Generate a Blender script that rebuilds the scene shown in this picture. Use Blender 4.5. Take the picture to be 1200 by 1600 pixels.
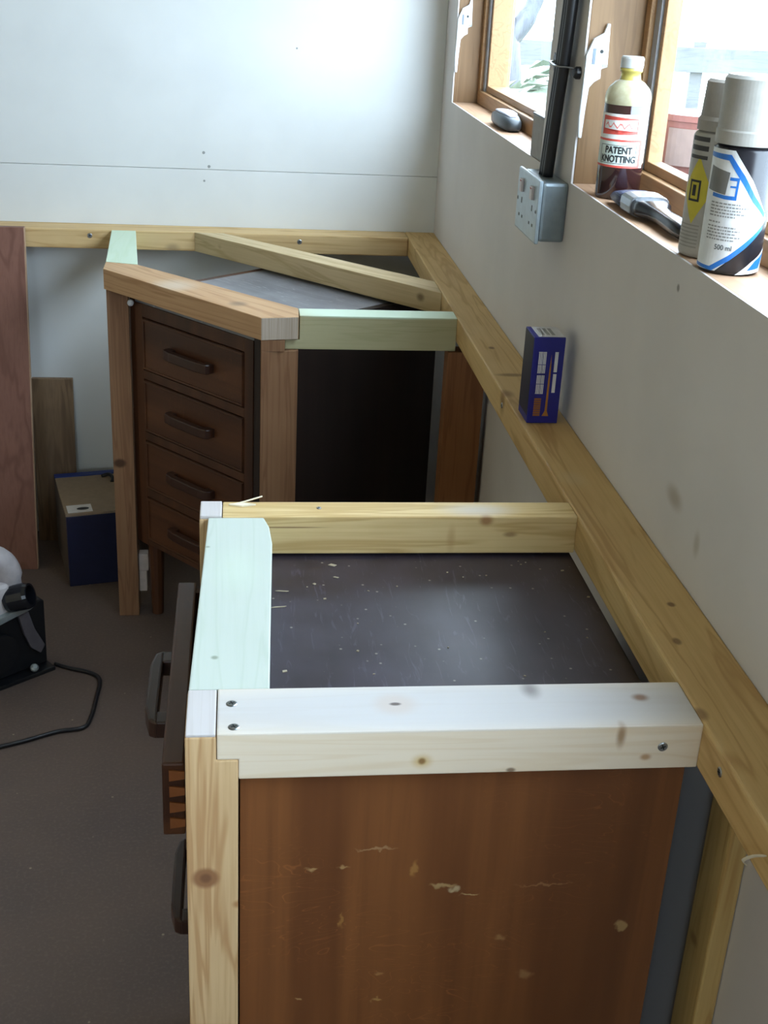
import bpy, bmesh, math, random
from mathutils import Vector, Matrix

random.seed(7)
for _o in list(bpy.data.objects):
    bpy.data.objects.remove(_o)
SC = bpy.context.scene
COL = SC.collection
PI = math.pi
H = 0.845            # height of the bench frame's top face; heights below are given from there
FLOOR = -H

# ------------------------------------------------------------------ camera
cam_d = bpy.data.cameras.new('camera')
cam = bpy.data.objects.new('camera', cam_d)
COL.objects.link(cam)
cam_d.sensor_fit = 'VERTICAL'
cam_d.sensor_height = 36.0
cam_d.lens = 1942.0 * 36.0 / 1600.0
cam_d.clip_start = 0.02
cam.location = (-0.5012, -3.1788, 0.6247 + H)
cam.rotation_euler = (math.radians(66.2094), math.radians(-2.7714), math.radians(-6.1403))
SC.camera = cam

# ------------------------------------------------------------------ world: bright overcast sky
SKY = 16.8
world = bpy.data.worlds.new('overcast_sky')
SC.world = world
world.use_nodes = True
_bg = world.node_tree.nodes['Background']
_bg.inputs['Color'].default_value = (0.75, 0.90, 1.10, 1)
_bg.inputs['Strength'].default_value = SKY

SC.view_settings.view_transform = 'Standard'
SC.view_settings.look = 'None'
SC.view_settings.gamma = 1.0
SC.view_settings.use_curve_mapping = False
SC.view_settings.exposure = 0.0

def portal(name, loc, rot, sx, sy):
    l = bpy.data.lights.new(name, 'AREA')
    l.shape = 'RECTANGLE'; l.size = sx; l.size_y = sy
    l.cycles.is_portal = True
    o = bpy.data.objects.new(name, l); COL.objects.link(o)
    o.location = loc; o.rotation_euler = rot
    return o

# window openings in the right wall (far y, near y), sill and head heights, reveal depth
SILL, HEAD = 0.335, 1.05
WINS = [(-0.144, -1.090, 0.060), (-1.299, -2.245, 0.084), (-2.48, -4.30, 0.075)]  # third window is unseen, added and sized to light the near frame
for (ya, yb, dp) in WINS:
    portal('window_portal', (0.16, (ya + yb) / 2, H + (SILL + HEAD) / 2), (0, PI / 2, 0), HEAD - SILL, ya - yb)
# unseen glazed opening behind the photographer, added to light camera-facing faces
REAR = -5.2
LEFT = -2.7
CEIL = 2.30 - H
REAR_OPENING = (-1.6, -1.0, FLOOR + 1.05, FLOOR + 1.90)
portal('rear_portal', ((REAR_OPENING[0] + REAR_OPENING[1]) / 2, REAR - 0.14, H + (REAR_OPENING[2] + REAR_OPENING[3]) / 2), (PI / 2, 0, 0), REAR_OPENING[1] - REAR_OPENING[0], REAR_OPENING[3] - REAR_OPENING[2])

# ------------------------------------------------------------------ materials
def lin(c):
    out = []
    for v in c:
        v = v / 255.0
        out.append(v / 12.92 if v <= 0.04045 else ((v + 0.055) / 1.055) ** 2.4)
    return (out[0], out[1], out[2], 1.0)

class NT:
    def __init__(self, name):
        self.m = bpy.data.materials.new(name)
        self.m.use_nodes = True
        self.t = self.m.node_tree
        self.b = self.t.nodes['Principled BSDF']
        self.out = self.t.nodes['Material Output']
    def n(self, typ, **kw):
        nd = self.t.nodes.new(typ)
        for k, v in kw.items():
            setattr(nd, k, v)
        return nd
    def l(self, a, b):
        self.t.links.new(a, b)
    def coords(self, src='W'):
        if src == 'W':
            return self.n('ShaderNodeNewGeometry').outputs['Position']
        return self.n('ShaderNodeTexCoord').outputs['Object']
    def scaled(self, vec, s):
        m = self.n('ShaderNodeMapping'); m.inputs['Scale'].default_value = s
        self.l(vec, m.inputs['Vector']); return m.outputs['Vector']
    def noise(self, vec, scale=1.0, detail=3.0, rough=0.55, dist=0.0):
        n = self.n('ShaderNodeTexNoise')
        n.inputs['Scale'].default_value = scale; n.inputs['Detail'].default_value = detail
        n.inputs['Roughness'].default_value = rough; n.inputs['Distortion'].default_value = dist
        self.l(vec, n.inputs['Vector']); return n.outputs['Fac']
    def remap(self, fac, a, b, c=0.0, d=1.0, smooth=True):
        r = self.n('ShaderNodeMapRange')
        if smooth: r.interpolation_type = 'SMOOTHSTEP'
        r.inputs['From Min'].default_value = a; r.inputs['From Max'].default_value = b
        r.inputs['To Min'].default_value = c; r.inputs['To Max'].default_value = d
        self.l(fac, r.inputs['Value']); return r.outputs['Result']
    def mix(self, fac, a, b, mode='MIX'):
        m = self.n('ShaderNodeMix'); m.data_type = 'RGBA'; m.blend_type = mode
        for inp, v in ((m.inputs['Factor'], fac), (m.inputs['A'], a), (m.inputs['B'], b)):
            pass
        fi = m.inputs[0]; ai = m.inputs[6]; bi = m.inputs[7]
        for inp, v in ((fi, fac), (ai, a), (bi, b)):
            if isinstance(v, (int, float, tuple)):
                inp.default_value = v
            else:
                self.l(v, inp)
        return m.outputs[2]
    def mul(self, a, b):
        m = self.n('ShaderNodeMath', operation='MULTIPLY')
        for i, v in enumerate((a, b)):
            if isinstance(v, (int, float)): m.inputs[i].default_value = v
            else: self.l(v, m.inputs[i])
        return m.outputs[0]
    def bump(self, h, strength=0.2, dist=0.002):
        b = self.n('ShaderNodeBump'); b.inputs['Strength'].default_value = strength; b.inputs['Distance'].default_value = dist
        self.l(h, b.inputs['Height']); self.l(b.outputs['Normal'], self.b.inputs['Normal'])
    def spot(self, col, vec, c, r, colour, soft=0.55, amount=1.0):
        """an elliptical mark (knot, stain, scratch, painted sheen) at c with radii r"""
        s = self.n('ShaderNodeVectorMath', operation='SUBTRACT'); self.l(vec, s.inputs[0]); s.inputs[1].default_value = c
        d = self.n('ShaderNodeVectorMath', operation='DIVIDE'); self.l(s.outputs[0], d.inputs[0]); d.inputs[1].default_value = r
        ln = self.n('ShaderNodeVectorMath', operation='LENGTH'); self.l(d.outputs[0], ln.inputs[0])
        f = self.remap(ln.outputs['Value'], 1.0 - soft, 1.0 + soft * 0.4, amount, 0.0)
        return self.mix(f, col, colour)
    def done(self, col=None, rough=0.5, metallic=0.0, spec=0.5):
        if col is not None:
            if isinstance(col, tuple): self.b.inputs['Base Color'].default_value = col
            else: self.l(col, self.b.inputs['Base Color'])
        if isinstance(rough, float): self.b.inputs['Roughness'].default_value = rough
        else: self.l(rough, self.b.inputs['Roughness'])
        self.b.inputs['Metallic'].default_value = metallic
        self.b.inputs['Specular IOR Level'].default_value = spec
        return self.m

def simple(name, c, rough=0.5, metallic=0.0, spec=0.5, var=0.12, scale=60.0):
    t = NT(name); v = t.coords('W')
    f = t.remap(t.noise(v, scale, 3), 0.3, 0.7)
    c = lin(c); d = (c[0] * (1 - var), c[1] * (1 - var), c[2] * (1 - var), 1)
    return t.done(t.mix(f, c, d), rough, metallic, spec)

AX = {'x': 0, 'y': 1, 'z': 2}
def timber(name, light, dark, axis='x', spots=(), rough=0.55, src='W', seed=0.0, coarse=24.0, spec=0.35, contrast=1.0, rotz=0.0):
    """sawn softwood: long grain along an axis, knots, stains and painted sheen as explicit marks"""
    t = NT(name); v = v0 = t.coords(src)
    if rotz:
        mp = t.n('ShaderNodeMapping'); mp.inputs['Rotation'].default_value = (0, 0, -rotz); t.l(v, mp.inputs['Vector']); v = mp.outputs['Vector']
    s1 = [coarse] * 3; s1[AX[axis]] = 1.6
    s2 = [190.0] * 3; s2[AX[axis]] = 5.0
    off = t.n('ShaderNodeVectorMath', operation='ADD'); t.l(v, off.inputs[0]); off.inputs[1].default_value = (seed, seed * 0.7, seed * 1.3)
    g1 = t.noise(t.scaled(off.outputs[0], s1), 1.0, 3, 0.5, 0.8)
    g2 = t.noise(t.scaled(off.outputs[0], s2), 1.0, 3, 0.6, 0.2)
    wv = t.n('ShaderNodeMath', operation='PINGPONG'); t.l(t.mul(g1, 5.0), wv.inputs[0]); wv.inputs[1].default_value = 0.5
    rings = t.remap(wv.outputs[0], 0.28, 0.5, 0.0, 0.75 * contrast)
    L, D = lin(light), lin(dark)
    col = t.mix(rings, L, D)
    col = t.mix(t.remap(g2, 0.4, 0.75, 0.0, 0.4 * contrast), col, D)
    blotch = t.remap(t.noise(off.outputs[0], 7.0, 2), 0.35, 0.7, 0.0, 0.25 * contrast)
    col = t.mix(blotch, col, D)
    for (c, r, cc, soft, am) in spots:
        col = t.spot(col, v0, c, r, lin(cc), soft, am)
    t.bump(g2, 0.15, 0.0006)
    return t.done(col, rough, 0.0, spec)

def plaster(name, c, spots=(), var=0.04):
    t = NT(name); v = t.coords('W')
    base = lin(c); d = tuple(x * (1 - var * 2) for x in base[:3]) + (1,)
    col = t.mix(t.remap(t.noise(v, 3.0, 4), 0.35, 0.7), base, d)
    for (cc, r, k, soft, am) in spots:
        col = t.spot(col, v, cc, r, lin(k), soft, am)
    t.bump(t.noise(v, 140.0, 3), 0.06, 0.001)
    return t.done(col, 0.75, 0.0, 0.3)

# ------------------------------------------------------------------ mesh helpers (world coordinates, z counted from the frame top)
def tag(o, label=None, cat=None, group=None, kind=None):
    if label: o['label'] = label
    if cat: o['category'] = cat
    if group: o['group'] = group
    if kind: o['kind'] = kind
    return o

def thing(name, label, cat, loc=(0, 0, 0), rz=0.0, group=None, kind=None):
    o = bpy.data.objects.new(name, None)
    o.empty_display_size = 0.05
    COL.objects.link(o)
    o.location = (loc[0], loc[1], loc[2] + H); o.rotation_euler = (0, 0, rz)
    return tag(o, label, cat, group, kind)

def link(name, bm, mat, parent=None, origin=None, local=False, smooth=False):
    """bm in world xy with z from the frame top (or in the parent's own frame when local)"""
    me = bpy.data.meshes.new(name)
    if smooth:
        for f in bm.faces: f.smooth = True
    bmesh.ops.recalc_face_normals(bm, faces=bm.faces[:])
    if not local:
        root = parent
        base = Vector((0, 0, 0))
        if parent is not None:
            p = parent
            while p is not None:
                base += p.location; p = p.parent
            base.z -= H
        elif origin is not None:
            base = Vector(origin)
        bmesh.ops.translate(bm, verts=bm.verts[:], vec=-base)
    bm.to_mesh(me); bm.free()
    me.materials.append(mat)
    o = bpy.data.objects.new(name, me)
    COL.objects.link(o)
    if parent is not None:
        o.parent = parent
    elif not local:
        o.location = (base.x, base.y, base.z + H)
    return o

def b_box(bm, x0, x1, y0, y1, z0, z1, bevel=0.0, seg=2):
    b2 = bmesh.new()
    vs = [b2.verts.new((x, y, z)) for x in (min(x0, x1), max(x0, x1)) for y in (min(y0, y1), max(y0, y1)) for z in (min(z0, z1), max(z0, z1))]
    for q in ((0, 1, 3, 2), (4, 6, 7, 5), (0, 4, 5, 1), (2, 3, 7, 6), (0, 2, 6, 4), (1, 5, 7, 3)):
        b2.faces.new([vs[i] for i in q])
    if bevel > 0:
        bmesh.ops.bevel(b2, geom=b2.edges[:], offset=bevel, segments=seg, affect='EDGES', profile=0.6)
    join(bm, b2)

def join(bm, b2):
    me = bpy.data.meshes.new('tmp'); b2.to_mesh(me); b2.free()
    bm.from_mesh(me); bpy.data.meshes.remove(me)

def b_prism(bm, poly, z0, z1, bevel=0.0, axis='z'):
    """extrude a 2-D outline: axis z -> (x,y), axis y -> (x,z), axis x -> (y,z)"""
    b2 = bmesh.new()
    def P(a, b, c):
        return (a, b, c) if axis == 'z' else ((a, c, b) if axis == 'y' else (c, a, b))
    lo = [b2.verts.new(P(a, b, z0)) for a, b in poly]
    hi = [b2.verts.new(P(a, b, z1)) for a, b in poly]
    n = len(poly)
    b2.faces.new(lo[::-1]); b2.faces.new(hi)
    for i in range(n):
        b2.faces.new((lo[i], lo[(i + 1) % n], hi[(i + 1) % n], hi[i]))
    bmesh.ops.recalc_face_normals(b2, faces=b2.faces[:])
    if bevel > 0:
        bmesh.ops.bevel(b2, geom=b2.edges[:], offset=bevel, segments=2, affect='EDGES', profile=0.6)
    join(bm, b2)

def b_lathe(bm, prof, c, n=40, axis=None):
    """revolve (radius, height) about a vertical line through c (or about a given axis direction)"""
    b2 = bmesh.new(); rings = []
    for r, z in prof:
        if r < 1e-6:
            rings.append([b2.verts.new((0, 0, z))])
        else:
            rings.append([b2.verts.new((r * math.cos(2 * PI * i / n), r * math.sin(2 * PI * i / n), z)) for i in range(n)])
    for a, b in zip(rings[:-1], rings[1:]):
        for i in range(n):
            j = (i + 1) % n
            if len(a) == 1 and len(b) == 1: continue
            if len(a) == 1: b2.faces.new((a[0], b[j], b[i]))
            elif len(b) == 1: b2.faces.new((a[i], a[j], b[0]))
            else: b2.faces.new((a[i], a[j], b[j], b[i]))
    M = Matrix.Translation(Vector(c))
    if axis is not None:
        M = M @ Vector((0, 0, 1)).rotation_difference(Vector(axis)).to_matrix().to_4x4()
    bmesh.ops.transform(b2, matrix=M, verts=b2.verts[:])
    join(bm, b2)

def b_tube(bm, pts, r, n=10, flat=1.0, cap=True):
    b2 = bmesh.new(); pts = [Vector(p) for p in pts]; rings = []
    up = Vector((0, 0, 1)); prev = None
    for i, p in enumerate(pts):
        t = (pts[min(i + 1, len(pts) - 1)] - pts[max(i - 1, 0)]).normalized()
        if prev is None:
            a = t.cross(up)
            if a.length < 1e-3: a = t.cross(Vector((1, 0, 0)))
        else:
            a = prev - t * prev.dot(t)
        a.normalize(); prev = a; b = t.cross(a)
        rr = r[i] if isinstance(r, (list, tuple)) else r
        rings.append([b2.verts.new(p + a * rr * math.cos(2 * PI * k / n) + b * rr * flat * math.sin(2 * PI * k / n)) for k in range(n)])
    for A, B in zip(rings[:-1], rings[1:]):
        for k in range(n):
            b2.faces.new((A[k], A[(k + 1) % n], B[(k + 1) % n], B[k]))
    if cap:
        b2.faces.new(rings[0][::-1]); b2.faces.new(rings[-1])
    join(bm, b2)

def smooth_path(pts, k=8):
    P = [Vector(p) for p in pts]; P = [P[0] * 2 - P[1]] + P + [P[-1] * 2 - P[-2]]; out = []
    for i in range(1, len(P) - 2):
        for j in range(k):
            t = j / k
            out.append(0.5 * ((2 * P[i]) + (P[i + 1] - P[i - 1]) * t + (2 * P[i - 1] - 5 * P[i] + 4 * P[i + 1] - P[i + 2]) * t * t + (3 * P[i] - P[i - 1] - 3 * P[i + 1] + P[i + 2]) * t ** 3))
    out.append(P[-2]); return out

def box(name, x0, x1, y0, y1, z0, z1, mat, parent=None, bevel=0.0, local=False, origin=None):
    bm = bmesh.new(); b_box(bm, x0, x1, y0, y1, z0, z1, bevel)
    return link(name, bm, mat, parent, origin, local)

def struct(name, bm, mat, parent=None, **k):
    o = link(name, bm, mat, parent, **k)
    if parent is None: o['kind'] = 'structure'
    return o

def wrap_patch(bm, poly, c, r, th0, zbase, cuts=14):
    """a flat outline (theta offset, height) laid round a cylinder as thin print"""
    b2 = bmesh.new()
    f = b2.faces.new([b2.verts.new((a, b, 0)) for a, b in poly])
    bmesh.ops.triangulate(b2, faces=[f])
    # cut with lines of constant theta so that the patch follows the curve
    a0 = min(p[0] for p in poly); a1 = max(p[0] for p in poly)
    k = max(2, int((a1 - a0) / 0.12))
    for i in range(1, k):
        a = a0 + (a1 - a0) * i / k
        bmesh.ops.bisect_plane(b2, geom=b2.verts[:] + b2.edges[:] + b2.faces[:], plane_co=(a, 0, 0), plane_no=(1, 0, 0))
    for v in b2.verts:
        th = th0 + v.co.x; z = v.co.y
        v.co = (c[0] + r * math.cos(th), c[1] + r * math.sin(th), zbase + z)
    join(bm, b2)

def text_polys(s, size):
    cu = bpy.data.curves.new('lettering', 'FONT'); cu.body = s; cu.size = size; cu.align_x = 'CENTER'; cu.align_y = 'CENTER'
    cu.resolution_u = 3
    o = bpy.data.objects.new('lettering', cu); COL.objects.link(o)
    dg = bpy.context.evaluated_depsgraph_get()
    ev = o.evaluated_get(dg); me = ev.to_mesh()
    V = [tuple(v.co) for v in me.vertices]; F = [tuple(p.vertices) for p in me.polygons]
    ev.to_mesh_clear(); bpy.data.objects.remove(o); bpy.data.curves.remove(cu)
    return V, F

def b_text(bm, s, size, fn, sx=1.0, bold=0.0):
    V, F = text_polys(s, size)
    offs = [(0, 0)] if not bold else [(-bold, 0), (bold, 0), (0, bold), (0, -bold)]
    for k, (dx, dy) in enumerate(offs):
        vs = [bm.verts.new(fn(v[0] * sx + dx, v[1] + dy)) for v in V]
        for f in F:
            try: bm.faces.new([vs[i] for i in f])
            except ValueError: pass

# ------------------------------------------------------------------ shared materials
M = {}
M['wall'] = plaster('wall_paint', (214, 210, 203))
M['wall_right'] = plaster('right_wall_paint', (216, 211, 208), spots=[
    ((0, -1.905, H + 0.078), (0.03, 0.028, 0.014), (150, 132, 105), 0.8, 0.55),
    ((0, -1.99, H + 0.058), (0.03, 0.010, 0.016), (150, 134, 110), 0.8, 0.4),
    ((0, -1.819, H + 0.302), (0.03, 0.005, 0.005), (120, 112, 105), 0.5, 0.8)])
M['wall_back'] = plaster('back_wall_paint', (224, 226, 224))
M['ceiling'] = timber('ceiling_pine', (224, 210, 188), (206, 186, 158), 'x', contrast=0.6)
M['lining'] = timber('pine_lining', (212, 194, 164), (190, 166, 132), 'z', contrast=0.6)
M['reveal'] = timber('reveal_wood', (132, 102, 70), (106, 78, 50), 'z', rough=0.5, contrast=0.7)
M['sill'] = timber('sill_wood', (196, 160, 130), (160, 120, 90), 'y', rough=0.35, contrast=0.6, spec=0.5)
M['sash'] = timber('sash_wood', (166, 130, 92), (136, 100, 66), 'y', rough=0.45, contrast=0.6)
M['seal'] = simple('grey_seal', (150, 152, 156), 0.4)
M['steel'] = simple('zinc_steel', (170, 175, 180), 0.32, 1.0)
M['slot'] = simple('screw_recess', (40, 45, 45), 0.6)
M['black'] = simple('black_plastic', (24, 24, 28), 0.4)
M['white'] = simple('white_plastic', (232, 236, 240), 0.35)

# ------------------------------------------------------------------ setting: floor, walls, ceiling
t = NT('floor_board'); v = t.coords('W')
c1 = t.mix(t.remap(t.noise(v, 2.2, 5), 0.3, 0.7), lin((104, 88, 80)), lin((90, 78, 74)))
c1 = t.mix(t.remap(t.noise(v, 160.0, 3), 0.45, 0.75, 0, 0.4), c1, lin((120, 104, 94)))
vor = t.n('ShaderNodeTexVoronoi'); vor.inputs['Scale'].default_value = 22.0; t.l(v, vor.inputs['Vector'])
c1 = t.mix(t.remap(vor.outputs['Distance'], 0.02, 0.07, 0.5, 0.0), c1, lin((190, 175, 150)))
t.bump(t.noise(v, 220.0, 2), 0.2, 0.001)
M['floor'] = t.done(c1, 0.7, 0.0, 0.35)
bm = bmesh.new(); b_box(bm, LEFT - 0.1, 0.12, REAR - 0.1, 0.1, FLOOR - 0.1, FLOOR); struct('floor', bm, M['floor'], origin=(-1.3, -2.5, FLOOR))
bm = bmesh.new(); b_box(bm, LEFT - 0.1, 0.12, REAR - 0.1, 0.1, CEIL, CEIL + 0.1); struct('ceiling', bm, M['ceiling'], origin=(-1.3, -2.5, CEIL))
bm = bmesh.new(); b_box(bm, LEFT - 0.1, LEFT, REAR - 0.1, 0.1, FLOOR, CEIL); struct('wall_left', bm, M['lining'], origin=(LEFT, -2.5, FLOOR))

# right wall: boxes round the window openings
bm = bmesh.new()
T = 0.12; PB = 0.003
for (xa, xb, g, gs) in ((0.0, PB, 0.0, 0.0), (PB, T, 0.018, 0.022)):   # plasterboard sheet cut to the opening, wall core behind it
    b_box(bm, xa, xb, REAR - 0.1, 0.1 if xa else 0.0, FLOOR, SILL - gs)
    b_box(bm, xa, xb, REAR - 0.1, 0.1 if xa else 0.0, HEAD + g, CEIL)
    edges = [0.1 if xa else 0.0] + [e for w in WINS for e in (w[0] + g, w[1] - g)] + [REAR - 0.1]
    for i in range(0, len(edges), 2):
        b_box(bm, xa, xb, edges[i + 1], edges[i], SILL - gs, HEAD + g)
struct('wall_right', bm, M['wall_right'], origin=(0, -2.5, FLOOR))

# back wall: two sheets of board with an open joint
bm = bmesh.new(); b_box(bm, LEFT - 0.1, 0.0, 0.012, 0.1, FLOOR, CEIL)
wb = struct('wall_back', bm, simple('joint_filler', (206, 208, 206), 0.8), origin=(-1.3, 0.05, FLOOR))
for (z0, z1) in ((FLOOR, 0.1388), (0.1398, CEIL)):
    bm = bmesh.new(); b_box(bm, LEFT, 0.0, 0.0, 0.0125, z0, z1, 0.0006, 1); link('wall_panel', bm, M['wall_back'], wb)
mk = simple('filler_mark', (150, 152, 150), 0.8)
for (x, z, r) in ((-0.584, 0.180, 0.004), (-0.571, 0.147, 0.004), (-0.583, 0.112, 0.003), (-0.36, 0.43, 0.0025)):
    bm = bmesh.new(); b_lathe(bm, [(0, 0.0), (r, 0.0), (r * 0.8, 0.0012), (0, 0.0012)], (x, 0.0005, z), 10, (0, -1, 0.15)); link('screw_mark', bm, mk, wb)

# rear wall with the added glazed opening
bm = bmesh.new()
b_box(bm, LEFT, REAR_OPENING[0], REAR - 0.1, REAR, FLOOR, CEIL); b_box(bm, REAR_OPENING[1], 0, REAR - 0.1, REAR, FLOOR, CEIL)
b_box(bm, REAR_OPENING[0], REAR_OPENING[1], REAR - 0.1, REAR, FLOOR, REAR_OPENING[2]); b_box(bm, REAR_OPENING[0], REAR_OPENING[1], REAR - 0.1, REAR, REAR_OPENING[3], CEIL)
struct('wall_rear', bm, M['lining'], origin=(-1.3, REAR, FLOOR))

# thin clear glass
t = NT('window_glass')
tr = t.n('ShaderNodeBsdfTransparent'); gl = t.n('ShaderNodeBsdfGlossy'); gl.inputs['Roughness'].default_value = 0.02
ms = t.n('ShaderNodeMixShader'); ms.inputs[0].default_value = 0.05; t.l(tr.outputs[0], ms.inputs[1]); t.l(gl.outputs[0], ms.inputs[2])
tr.inputs['Color'].default_value = (0.96, 0.98, 0.97, 1)
t.l(ms.outputs[0], t.out.inputs['Surface'])
M['glass'] = t.m

# windows: lining boards, sill, outer frame, seal strip, sash, pane
for k, (ya, yb, dp) in enumerate(WINS):
    w = thing('window_%d' % (k + 1), None, None, (0.05, (ya + yb) / 2, SILL), kind='structure')
    E_ = -PB - 0.0003                                     # lining boards start behind the plasterboard
    box('jamb_board', -E_, dp + 0.03, ya, ya + 0.018, SILL - 0.02, HEAD + 0.018, M['reveal'], w, 0.0012)
    box('jamb_board', -E_, dp + 0.03, yb - 0.018, yb, SILL - 0.02, HEAD + 0.018, M['reveal'], w, 0.0012)
    box('head_board', -E_, dp + 0.03, yb, ya, HEAD, HEAD + 0.018, M['reveal'], w, 0.0012)
    box('sill_board', -E_, dp + 0.03, yb, ya, SILL - 0.02, SILL, M['sill'], w, 0.0015)
    x0 = dp; x1 = T + 0.01
    fy = 0.022; fz = 0.030
    bm = bmesh.new()                                      # fixed frame
    b_box(bm, x0, x1, ya - fy, ya, SILL, HEAD, 0.002); b_box(bm, x0, x1, yb, yb + fy, SILL, HEAD, 0.002)
    b_box(bm, x0, x1, yb + fy, ya - fy, SILL, SILL + fz, 0.002); b_box(bm, x0, x1, yb + fy, ya - fy, HEAD - fz, HEAD, 0.002)
    link('window_frame', bm, M['sash'], w)
    bm = bmesh.new()                                      # seal
    s0, s1 = x0 + 0.008, x1 - 0.01
    b_box(bm, s0, s1, ya - fy - 0.022, ya - fy, SILL + fz, HEAD - fz); b_box(bm, s0, s1, yb + fy, yb + fy + 0.022, SILL + fz, HEAD - fz)
    link('seal_strip', bm, M['seal'], w)
    bm = bmesh.new()                                      # sash
    q0, q1 = x0 + 0.012, x1 - 0.012
    a = ya - fy - 0.022; b = yb + fy + 0.022
    b_box(bm, q0, q1, a - 0.014, a, SILL + fz, HEAD - fz, 0.0015); b_box(bm, q0, q1, b, b + 0.014, SILL + fz, HEAD - fz, 0.0015)
    b_box(bm, q0, q1, b + 0.014, a - 0.014, SILL + fz, SILL + fz + 0.014, 0.0015); b_box(bm, q0, q1, b + 0.014, a - 0.014, HEAD - fz - 0.03, HEAD - fz, 0.0015)
    link('sash', bm, M['sash'], w)
    box('pane', x1 - 0.024, x1 - 0.020, b + 0.010, a - 0.010, SILL + fz + 0.010, HEAD - fz - 0.02, M['glass'], w)

d = thing('rear_opening_1', None, None, ((REAR_OPENING[0] + REAR_OPENING[1]) / 2, REAR - 0.05, REAR_OPENING[2]), kind='structure')
bm = bmesh.new()
b_box(bm, REAR_OPENING[0], REAR_OPENING[0] + 0.06, REAR - 0.07, REAR - 0.03, REAR_OPENING[2], REAR_OPENING[3]); b_box(bm, REAR_OPENING[1] - 0.06, REAR_OPENING[1], REAR - 0.07, REAR - 0.03, REAR_OPENING[2], REAR_OPENING[3])
b_box(bm, REAR_OPENING[0] + 0.06, REAR_OPENING[1] - 0.06, REAR - 0.07, REAR - 0.03, REAR_OPENING[2], REAR_OPENING[2] + 0.06); b_box(bm, REAR_OPENING[0] + 0.06, REAR_OPENING[1] - 0.06, REAR - 0.07, REAR - 0.03, REAR_OPENING[3] - 0.06, REAR_OPENING[3])
link('opening_frame', bm, M['sash'], d)
box('pane', REAR_OPENING[0] + 0.06, REAR_OPENING[1] - 0.06, REAR - 0.052, REAR - 0.048, REAR_OPENING[2] + 0.06, REAR_OPENING[3] - 0.06, M['glass'], d)

# ------------------------------------------------------------------ screws
def screw(x, y, z, nrm, parent, r=0.0048):
    n = Vector(nrm)
    bm = bmesh.new(); b_lathe(bm, [(0, -0.002), (r, -0.002), (r, 0.0004), (r * 0.8, 0.0011), (0, 0.0011)], (x, y, z), 16, n)
    s = link('screw', bm, M['steel'], parent)
    bm = bmesh.new(); q = n.to_track_quat('Z', 'Y').to_matrix()
    for ang in (0.4, 0.4 + PI / 2):
        b2 = bmesh.new(); b_box(b2, -r * 0.55, r * 0.55, -r * 0.13, r * 0.13, 0.0009, 0.0013)
        bmesh.ops.transform(b2, matrix=Matrix.Translation((x, y, z)) @ q.to_4x4() @ Matrix.Rotation(ang, 4, 'Z'), verts=b2.verts[:]); join(bm, b2)
    link('recess', bm, M['slot'], s)
    return s

# ------------------------------------------------------------------ wall rails
W = 0.075; TH = 0.047
KN = (112, 78, 48)
rail_r = timber('rail_pine', (216, 184, 128), (186, 148, 94), 'y', spots=[
    ((-0.04, -1.20, H), (0.03, 0.010, 0.02), (120, 84, 45), 0.7, 0.7), ((-0.07, -1.30, H - 0.01), (0.014, 0.022, 0.03), (128, 90, 50), 0.7, 0.7),
    ((-0.045, -1.04, H), (0.006, 0.009, 0.01), KN, 0.6, 0.8), ((-0.03, -2.02, H), (0.005, 0.006, 0.02), KN, 0.5, 0.8),
    ((-0.05, -2.10, H), (0.005, 0.008, 0.02), KN, 0.5, 0.7), ((-0.072, -2.235, H), (0.008, 0.012, 0.02), KN, 0.6, 0.6),
    ((-0.05, -1.66, H), (0.02, 0.03, 0.02), (205, 190, 150), 0.9, 0.35)], coarse=20, seed=1.7)
wr = thing('wall_rail', 'long pale pine rail fixed along the right wall below the window sills', 'rail', (-W / 2, -1.8, -TH))
box('rail_timber', -W, 0.0, -3.6, -0.0005, -TH, 0.0, rail_r, wr, 0.003)
screw(-W, -2.302, -0.017, (-1, 0, 0), wr)
screw(-W, -1.30, -0.02, (-1, 0, 0), wr)
sp = simple('pale_splinter', (236, 226, 200), 0.6)
bm = bmesh.new()
b_tube(bm, smooth_path([(-0.0765, -2.384, -0.052), (-0.083, -2.390, -0.042), (-0.081, -2.402, -0.028), (-0.077, -2.414, -0.018)], 4), [0.0016] * 12 + [0.0008], 5, 0.4)
link('splinter', bm, sp, wr)
rail_b = timber('back_rail_pine', (214, 184, 134), (186, 150, 98), 'x', spots=[((-0.66, -0.078, H - 0.04), (0.02, 0.03, 0.012), (140, 118, 90), 0.8, 0.6)], seed=4.1)
br = thing('wall_rail', 'pine rail running along the back wall below the board joint', 'rail', (-1.2, -0.039, -TH))
box('rail_timber', LEFT + 0.01, -W - 0.0005, -0.078, -0.0005, -TH, 0.0, rail_b, br, 0.003)
screw(-0.859, -0.078, -0.015, (0, -1, 0), br, 0.006); screw(-0.348, -0.078, -0.017, (0, -1, 0), br, 0.006)

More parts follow.
